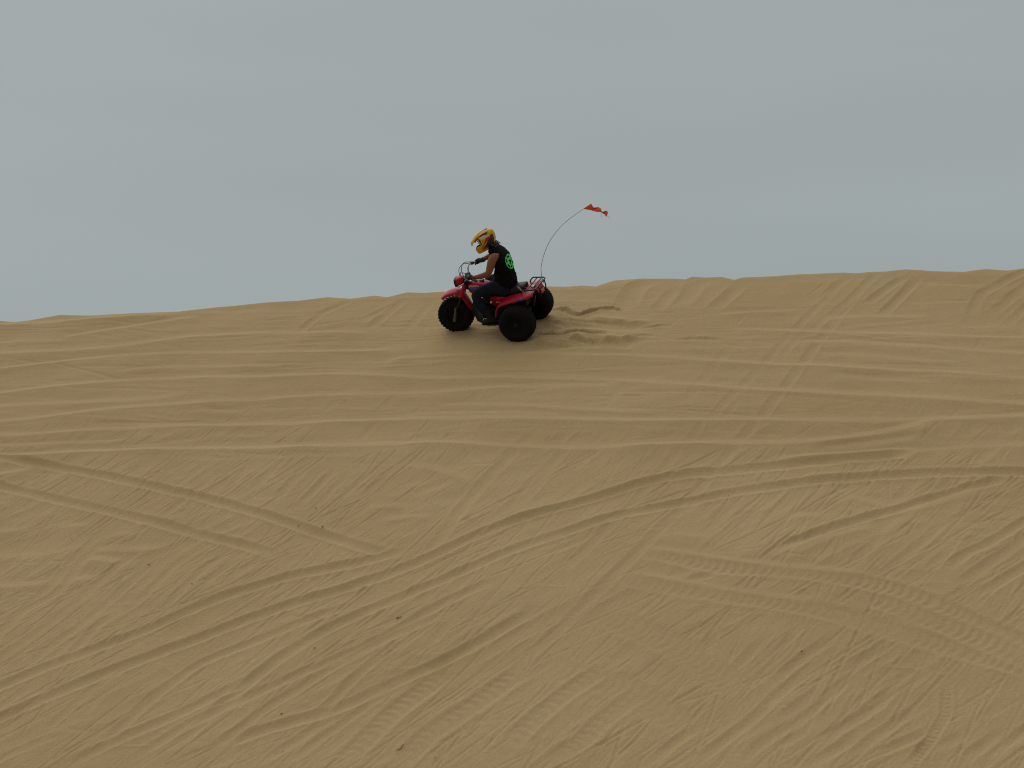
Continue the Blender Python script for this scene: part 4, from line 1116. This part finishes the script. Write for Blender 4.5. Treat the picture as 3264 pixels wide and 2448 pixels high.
body = skin('body', J, E_, M_SKIN)

# jeans: fuller than the legs, with soft folds
jj = {k: J[k] for k in ('pel', 'hil', 'thl', 'knl', 'cal', 'hir', 'thr', 'knr', 'car')}
jj['bel'] = ((.235, 0, .545), .12)
jj['anl'] = ((.505, .233, .075), .046); jj['anr'] = ((.505, -.233, .075), .046)
jj['cal'] = ((.605, .245, .24), .062); jj['car'] = ((.605, -.245, .24), .062)
jj['kl2'] = ((.632, .248, .33), .064); jj['kr2'] = ((.632, -.248, .33), .064)
jj['knl'] = ((.645, .246, .410), .064); jj['knr'] = ((.645, -.246, .410), .064)
je = ['pel bel', 'pel hil', 'hil thl', 'thl knl', 'knl kl2', 'kl2 cal', 'cal anl', 'pel hir', 'hir thr', 'thr knr', 'knr kr2', 'kr2 car', 'car anr']
jeans = skin('jeans', jj, je, M_JEANS, .019)
tex = bpy.data.textures.new('cloth_folds', 'CLOUDS'); tex.noise_scale = .06
def folds(o, s):
    d = o.modifiers.new('folds', 'DISPLACE'); d.texture = tex; d.strength = s; d.mid_level = .5
folds(jeans, .022)

# sleeveless top
VR = [(.435, .245, .0, .150, .168), (.47, .250, .0, .168, .188), (.53, .252, 0, .170, .190), (.60, .243, -.005, .150, .178), (.67, .236, -.015, .134, .168), (.75, .242, -.03, .126, .172), (.83, .262, -.05, .124, .186),
      (.89, .290, -.063, .120, .186), (.935, .315, -.075, .112, .166), (.968, .338, -.083, .102, .146), (.995, .360, -.09, .088, .118), (1.02, .378, -.098, .064, .078), (1.04, .392, -.104, .062, .068)]
def vest_pt(u, t):
    u = max(0, min(len(VR) - 1.001, u)); k = int(u); f = u - k
    z, cx, cy, b, a = [VR[k][j] * (1 - f) + VR[k + 1][j] * f for j in range(5)]
    e = 2.35
    c, s = math.cos(t), math.sin(t)
    wr = .003 * math.sin(9 * t + 2.6 * u) + .004 * math.sin(5 * t - 3.7 * u + 1) + .003 * math.sin(14 * t + 5 * u)
    hang = max(0, 1 - abs(u - 2.2) / 2.6)
    x = cx + (b + wr * (1 + hang)) * math.copysign(abs(c) ** (2 / e), c)
    y = cy + (a + wr * (1 + hang)) * math.copysign(abs(s) ** (2 / e), s)
    return Vector((x, y, z + .012 * math.sin(3 * t + 1) * hang))
mb = MB()
rings = [[vest_pt(i * .25, 2 * math.pi * k / 48) for k in range(48)] for i in range(49)]
mb.loft(rings)
vest = mb.build('sleeveless_top', M_VEST, rider, offset=OFF)
# round cog emblem printed on the back (fine patches laid on the cloth)
mb = MB()
N = 84; RAD = .098
for i in range(N):
    for j in range(N):
        def cell(a, b):
            return (a / N * 2 - 1, b / N * 2 - 1)
        cx, cy = cell(i + .5, j + .5)
        r = math.hypot(cx, cy); t = math.atan2(cy, cx)
        cog = .27 + .09 * math.copysign(min(1, abs(math.cos(3 * t)) * 1.8), math.cos(3 * t))
        on = (.84 < r < 1.0) or (cog < r < .60) or (.5 < r < .86 and abs(((t / (math.pi / 3)) + .5) % 1 - .5) < .17)
        if not on:
            continue
        q = []
        for (a, b) in ((i, j), (i + 1, j), (i + 1, j + 1), (i, j + 1)):
            px, py = cell(a, b)
            zt = .802 + py * RAD
            u = np.interp(zt, [v[0] for v in VR], range(len(VR)))
            # walk sideways round the back from its middle line
            t0 = math.pi + (px * RAD - .012) / .165 * 1.0
            p = vest_pt(float(u), t0)
            cxy = Vector((np.interp(zt, [v[0] for v in VR], [v[1] for v in VR]), np.interp(zt, [v[0] for v in VR], [v[2] for v in VR]), zt))
            q.append(p + (p - cxy).normalized() * .006)
        mb.add(q, [(0, 1, 2, 3)])
mb.build('back_emblem', M_GREEN, vest, smooth=False, offset=OFF)

# boots
for s in (1, -1):
    mb = MB()
    def foot(x, hw, zt, zb, y):
        return [(x, y + hw * math.cos(2 * math.pi * k / 16), (zt + zb) / 2 + (zt - zb) / 2 * max(-.92, math.sin(2 * math.pi * k / 16))) for k in range(16)]
    y = s * .238
    mb.loft([foot(.385, .022, -.01, -.06, y), foot(.400, .038, .02, -.068, y), foot(.44, .043, .07, -.068, y), foot(.50, .045, .055, -.066, y), foot(.54, .049, .01, -.066, y), foot(.585, .050, -.012, -.064, y), foot(.61, .040, -.022, -.060, y), foot(.625, .018, -.035, -.054, y)])
    mb.tube([(.462, y, .02), (.482, s * .233, .09), (.520, s * .236, .17)], [.054, .062, .072], 16)
    bt = mb.build('boot', M_BOOT, rider, offset=OFF)
    mb = MB()
    mb.loft([[(x, y - hw, -.060), (x, y + hw, -.060), (x, y + hw, zb), (x, y - hw, zb)] for x, hw, zb in ((.382, .03, -.08), (.40, .042, -.083), (.455, .044, -.083), (.47, .04, -.074), (.54, .05, -.074), (.59, .052, -.072), (.627, .025, -.066))])
    mb.build('sole', M_SEAT, bt, offset=OFF)

# gloved hands: palm, four fingers of different length wrapped round the grip, thumb below
def hand(name, wrist, palm, gdir, s):
    # gdir: unit vector along the grip from the outer end inwards
    w = Vector(wrist); p = Vector(palm); g = Vector(gdir).normalized()
    fwd = (p - w); fwd = (fwd - g * fwd.dot(g)).normalized()
    up = g.cross(fwd) * s
    if up.z < 0:
        up = -up
    mb = MB()
    mb.tube([w - (p - w).normalized() * .045, w, w * .5 + p * .5 + up * .012, p + up * .018], [.040, .036, .036, .033], 14)
    mb.rbox(p + up * .020 - fwd * .006, (.075, .082, .034), .016, rot=Matrix((fwd, g, up)).transposed().to_euler(), n=4)
    for k, (o, ln) in enumerate(((.030, .9), (.010, 1.0), (-.011, .95), (-.031, .78))):
        b = p + g * o + up * .018 + fwd * .022
        c = [b, b + fwd * .022 * ln + up * -.002, b + fwd * .030 * ln - up * .020, b + fwd * .016 * ln - up * .038 * ln, b - fwd * .008 - up * .040 * ln]
        mb.tube(c, [.0115, .0112, .0105, .0098, .008], 9)
    b = p + g * .040 - fwd * .020
    mb.tube([b - g * .012, b + g * .008 - up * .010, b + fwd * .020 + g * .012 - up * .026, b + fwd * .045 + g * .004 - up * .030], [.014, .0125, .0115, .009], 9)
    return mb.build(name, M_GLOVE, rider, offset=OFF)
hand('glove', (.628, .293, .684), (.672, .287, .690), (.75, -.65, .10), 1)
hand('glove', (.715, -.337, .712), (.765, -.322, .698), (.70, .70, .05), -1)

# hair curling out under the helmet
mb = MB()
r = random.Random(3)
for k in range(46):
    y = -.13 + r.uniform(-.075, .075)
    x0, z0 = .385 + r.uniform(-.02, .03), 1.055 + r.uniform(-.02, .02)
    pts = [(x0, y, z0)]; ph = r.uniform(0, 6); ln = r.uniform(.7, 1.25)
    for q in range(1, 7):
        f = q / 6 * ln
        pts.append((x0 - .062 * f + .010 * math.sin(ph + q * 1.7), y + .012 * math.cos(ph + q * 1.7) + (y + .13) * .25 * f, z0 - .060 * f + .006 * math.sin(ph * 2 + q * 1.3)))
    mb.tube(pts, [.009, .009, .008, .008, .007, .006, .003], 5)
mb.build('hair', M_HAIR, rider, offset=OFF)

# motocross helmet in its own tilted frame (h forward, v up)
HX = Vector((.905, 0, -.425)); HZ = Vector((.425, 0, .905)); HC = Vector((.475, -.15, 1.10))
def hp(h, y, v):
    return HC + HX * h + Vector((0, y, 0)) + HZ * v
HR = [(-.116, -.055, .228, .078), (-.112, -.062, .238, .090), (-.09, -.075, .246, .100), (-.05, -.105, .244, .112), (-.018, -.125, .228, .119), (-.006, -.130, .215, .121), (.03, -.140, .165, .124), (.06, -.146, .135, .124),
      (.085, -.144, .118, .121), (.105, -.136, .102, .113), (.125, -.118, .080, .099), (.14, -.096, .055, .078), (.150, -.072, .028, .052), (.155, -.05, .005, .026)]
POLY = dict(
    black=[(-.085, .030), (-.13, .060), (-.160, .030), (-.13, -.042), (-.08, -.085), (.013, -.086), (.071, -.086), (.098, -.080), (.031, -.042), (-.031, -.014)],
    red=[(-.063, .055), (-.118, .049), (-.122, .032), (-.047, .004), (.014, -.022), (.095, -.068), (.112, -.060), (.025, -.012), (-.013, .020)],
    white=[(.03, .098), (-.042, .104), (-.122, .060), (-.067, .056), (-.008, .058), (.045, .075)],
    crescent=[(-.020, .128), (-.110, .120), (-.100, .088), (-.045, .104), (.04, .104), (.05, .118)],
    jaw=[(.086, -.068), (-.001, -.072), (.036, -.090), (.11, -.092)])
def inside(p, poly):
    x, y = p; c = False
    for i in range(len(poly)):
        x1, y1 = poly[i]; x2, y2 = poly[i - 1]
        if (y1 > y) != (y2 > y) and x < (x2 - x1) * (y - y1) / (y2 - y1) + x1:
            c = not c
    return c
def hring(v, grow=0.0, n=144):
    k = np.interp(v, [q[0] for q in HR], range(len(HR)))
    i = min(int(k), len(HR) - 2); f = k - i
    hb, hf, hw = [HR[i][j] * (1 - f) + HR[i + 1][j] * f for j in (1, 2, 3)]
    hb -= grow; hf += grow; hw += grow
    c0 = hb + hw * 1.02
    c0 = min(c0, (hb + hf) / 2)
    out = []
    for q in range(n):
        t = 2 * math.pi * q / n
        c, s = math.cos(t), math.sin(t)
        out.append((c0 + (hf - c0 if c > 0 else c0 - hb) * c, hw * math.copysign(abs(s) ** .92, s), v))
    return out
mb = MB()
vs_ = list(np.linspace(-.116, .14, 80)) + [.145, .150, .153, .155]
rg = [hring(v) for v in vs_]
verts = [hp(*p) for r in rg for p in r]
faces = []; fm = []
n = 144
for k in range(len(rg) - 1):
    for i in range(n):
        j = (i + 1) % n
        ids = (k * n + i, k * n + j, (k + 1) * n + j, (k + 1) * n + i)
        h = (rg[k][i][0] + rg[k + 1][j][0]) / 2; v = (rg[k][i][2] + rg[k + 1][j][2]) / 2; y = (rg[k][i][1] + rg[k + 1][j][1]) / 2
        port_lo = -.010 + max(0, (.10 - h)) * .3
        if h > .045 + 1.2 * max(0, abs(v - .04) - .03) and port_lo < v < .094:
            continue
        mi = 0
        if abs(y) > .03:
            for nm, ix in (('black', 1), ('red', 2), ('white', 3), ('crescent', 1), ('jaw', 2)):
                if inside((h, v), POLY[nm]):
                    mi = ix
        if h > .20 and v > -.052:
            mi = 1                                        # black mouth vent
        if v < -.108:
            mi = 1                                        # edge trim
        faces.append(ids); fm.append(mi)
faces.append(tuple((len(rg) - 1) * n + i for i in range(n))); fm.append(0)
mb.v = [tuple(p) for p in verts]; mb.f = faces; mb.m = fm
helmet = mb.build('helmet', [M_YEL, M_HBLK, M_HRED, M_HWHT], rider, offset=OFF, solid=.006)
mb = MB()
mb.loft([[hp(h * .9 - .012, y * .9, v) for (h, y, v) in hring(v_)] for v_ in (-.10, -.05, -.006)], cap=False)
mb.loft([[hp(min(h, .06) * .93 - .005, y * .92, v) for (h, y, v) in hring(v_)] for v_ in (-.006, .03, .06, .09, .12)], cap=False)
mb.build('liner', M_HBLK, helmet, offset=OFF)
# peak
st = [(-.085, .155, .062), (-.03, .168, .082), (.03, .171, .090), (.09, .163, .094), (.15, .142, .094), (.21, .113, .088), (.252, .090, .070)]
rows = []
for h, v, w in st:
    rows.append([hp(h - .012 * abs(u) ** 2 * (1 if h > .2 else 0), u * w, v - .052 * abs(u) ** 2.2) for u in (-1, -.9, -.7, -.45, -.28, -.1, .1, .28, .45, .7, .9, 1)])
mb = MB(); mb.loft(rows, cap=False, closed=False)
for i in range(len(mb.f)):
    kk, uu = divmod(i, 11)
    mb.m[i] = 1 if (4 <= uu <= 6 and kk < 3) or (kk < 2 and 3 <= uu <= 7) else 0
mb.build('peak', [M_YEL, M_HGRY], helmet, offset=OFF, solid=.005)
# goggles in the eye port
mb = MB()
def gring(v, f, inset):
    return [hp(.058 + .075 * math.cos(a) ** .7 * f, .092 * math.sin(a) * 1.0, v) for a in np.linspace(-1.35, 1.35, 17)]
mb.loft([gring(.006, .93, 0), gring(.02, 1.0, 0), gring(.07, 1.0, 0), gring(.084, .93, 0)], cap=False, closed=False)
gg = mb.build('goggles', M_HWHT, helmet, offset=OFF, solid=.012)
mb = MB()
mb.loft([[p + HX * .008 for p in gring(v_, 1.0, 0)][2:-2] for v_ in (.022, .045, .068)], cap=False, closed=False)
mb.build('goggle_lens', M_GLASS, gg, offset=OFF, solid=.004)
# ---------------------------------------------------------------- sand thrown up behind the tyres
def place(a, s, lift=0.0):
    x, y = world_xy(a, s)
    return Vector((float(x), float(y), ground_z(a, s) + lift))
M_SANDC = mat('damp_sand', (0.27, 0.18, 0.085), .95, spec=.1, noise=.3, nscale=60)
mb = MB()
r = random.Random(12)
for (pts, num, hgt) in SPRAY:
    for k in range(num):
        u = r.random() ** 1.2 * (len(pts) - 1.001); i = int(u); f = u - i
        a = pts[i][0] * (1 - f) + pts[i + 1][0] * f + r.gauss(0, .03); s = pts[i][1] * (1 - f) + pts[i + 1][1] * f + r.gauss(0, .025)
        q = r.uniform(.002, .0065) * (1.3 if r.random() < .15 else 1)
        c = place(a, s, abs(r.gauss(0, hgt)))
        d = [Vector((r.uniform(.6, 1.2), 0, 0)), Vector((0, r.uniform(.6, 1.2), 0)), Vector((0, 0, r.uniform(.6, 1.2)))]
        vs6 = [c + d[0] * q, c - d[0] * q, c + d[1] * q, c - d[1] * q, c + d[2] * q, c - d[2] * q]
        mb.add(vs6, [(0, 2, 4), (2, 1, 4), (1, 3, 4), (3, 0, 4), (2, 0, 5), (1, 2, 5), (3, 1, 5), (0, 3, 5)])
spray = mb.build('sand_spray', M_SANDC)
spray['kind'] = 'stuff'; spray['label'] = 'loose moist sand crumbs thrown up behind the rear tyres'

# ---------------------------------------------------------------- small litter lying on the sand
M_TWIG = mat('dark_twig', (0.016, 0.012, 0.010), .8, noise=.3, nscale=60)
M_BROWN = mat('dry_leaf', (0.10, 0.05, 0.022), .8, noise=.3, nscale=60)
M_PALE = mat('bleached_shell', (0.50, 0.48, 0.43), .6, noise=.15, nscale=60)
def litter(name, a, s, label, cat, pts, rad, material, rot, scale=1.0):
    base = place(a, s, .004)
    nrm = Vector((TRIKE_R[0][2], TRIKE_R[1][2], TRIKE_R[2][2]))
    xax = Vector((CD[0], CD[1], 0)); xax = (xax - nrm * xax.dot(nrm)).normalized()
    M = Matrix((xax, nrm.cross(xax), nrm)).transposed() @ Matrix.Rotation(rot, 3, 'Z')
    m = MB(); m.tube(pts[0], rad, 7)
    for br in pts[1:]:
        m.tube(br, [max(.0025, q * .6) for q in rad[:len(br)]] if len(rad) >= len(br) else .004, 6)
    o = m.build(name, material)
    o.matrix_world = Matrix.Translation(base) @ M.to_4x4() @ Matrix.Scale(scale, 4)
    o['label'] = label; o['category'] = cat
    return o
litter('twig', .95, -6.99, 'largest dark forked twig lying on the lower dune face', 'twig',
       [[(-.055, -.02, .004), (-.035, -.012, .010), (-.01, -.004, .008), (.02, .006, .012), (.05, .03, .016), (.062, .045, .02)], [(-.03, -.01, .008), (-.038, .012, .014), (-.05, .02, .016)], [(.02, .006, .012), (.045, .004, .012)]],
       [.008, .012, .008, .005, .005, .003], M_TWIG, .25, .5)
BITS = [
    (-1.11, -4.84, 'dark_scrap', 'small dark scrap uppermost of three bits below the trike', 'debris', M_TWIG, 1.0, .1),
    (-1.17, -5.20, 'dark_scrap', 'small dark scrap left of the brown leaf on mid slope', 'debris', M_TWIG, .9, .3),
    (-.82, -5.25, 'dry_leaf', 'curled brown dry leaf lying right of two dark scraps', 'leaf', M_BROWN, 1.3, -.5),
    (-2.74, -6.08, 'bent_twig', 'small hooked grey twig on the far left slope', 'twig', M_BROWN, 1.0, .4),
    (-1.92, -6.48, 'dark_scrap', 'flat dark scrap below the pale shell bit on left slope', 'debris', M_TWIG, 1.1, .0),
    (.37, -8.66, 'dark_scrap', 'upper of two dark scraps near the bottom edge, left of centre', 'debris', M_TWIG, 1.0, .3),
    (.66, -9.20, 'dark_scrap', 'tiny dark speck lowest left near the bottom edge', 'debris', M_TWIG, .6, .2),
    (2.29, -9.20, 'dark_scrap', 'dark speck at the bottom edge between two tread prints', 'debris', M_TWIG, .8, .2),
    (5.49, -7.40, 'dark_scrap', 'lone dark scrap on the lower right slope', 'debris', M_TWIG, 1.0, .5),
    (4.06, -4.48, 'dark_scrap', 'tiny dark speck on the lip of the long upper right rut', 'debris', M_TWIG, .6, .3),
    (-4.16, -5.59, 'dark_scrap', 'tiny dark speck nearest the left edge of the slope', 'debris', M_TWIG, .6, .3),
    (-1.77, -6.09, 'shell_fragment', 'pale shell bit above the flat dark scrap, left slope', 'shell', M_PALE, .9, .2),
    (-2.27, -7.50, 'shell_fragment', 'small white shell bit lying beside the lower left rut', 'shell', M_PALE, .9, .5),
    (.21, -7.57, 'shell_fragment', 'dull greyish shell bit down left of the largest twig', 'shell', M_HGRY, 1.2, .3),
    (1.08, -7.58, 'shell_fragment', 'tiny white shell speck directly below the largest twig', 'shell', M_PALE, .6, .3)]
for i, (a, s, nm, lb, ct, m_, sc, ro) in enumerate(BITS):
    q = random.Random(i)
    p = [(-.020, .0, .003), (-.008, q.uniform(-.006, .006), .008), (.006, q.uniform(-.006, .006), .009), (.019, q.uniform(-.004, .012), .006)]
    p2 = [(.0, 0, .008), (.006, .012 * q.choice((-1, 1)), .012), (.010, .018 * q.choice((-1, 1)), .010)]
    litter(nm, a, s, lb, ct, [[tuple(c * sc * .5 for c in v) for v in p], [tuple(c * sc * .5 for c in v) for v in p2]], [.0025 * sc, .005 * sc, .0045 * sc, .002 * sc], m_, ro)
litter('curved_stem', 1.88, -9.07, 'thin curved reddish stem at the bottom, beside a tread print', 'stem', [[(-.06, -.08, .002), (-.03, -.06, .006), (.0, -.02, .006), (.01, .04, .006), (.015, .09, .002)]], [.004, .005, .0045, .004, .003], M_BROWN, .1, .6)
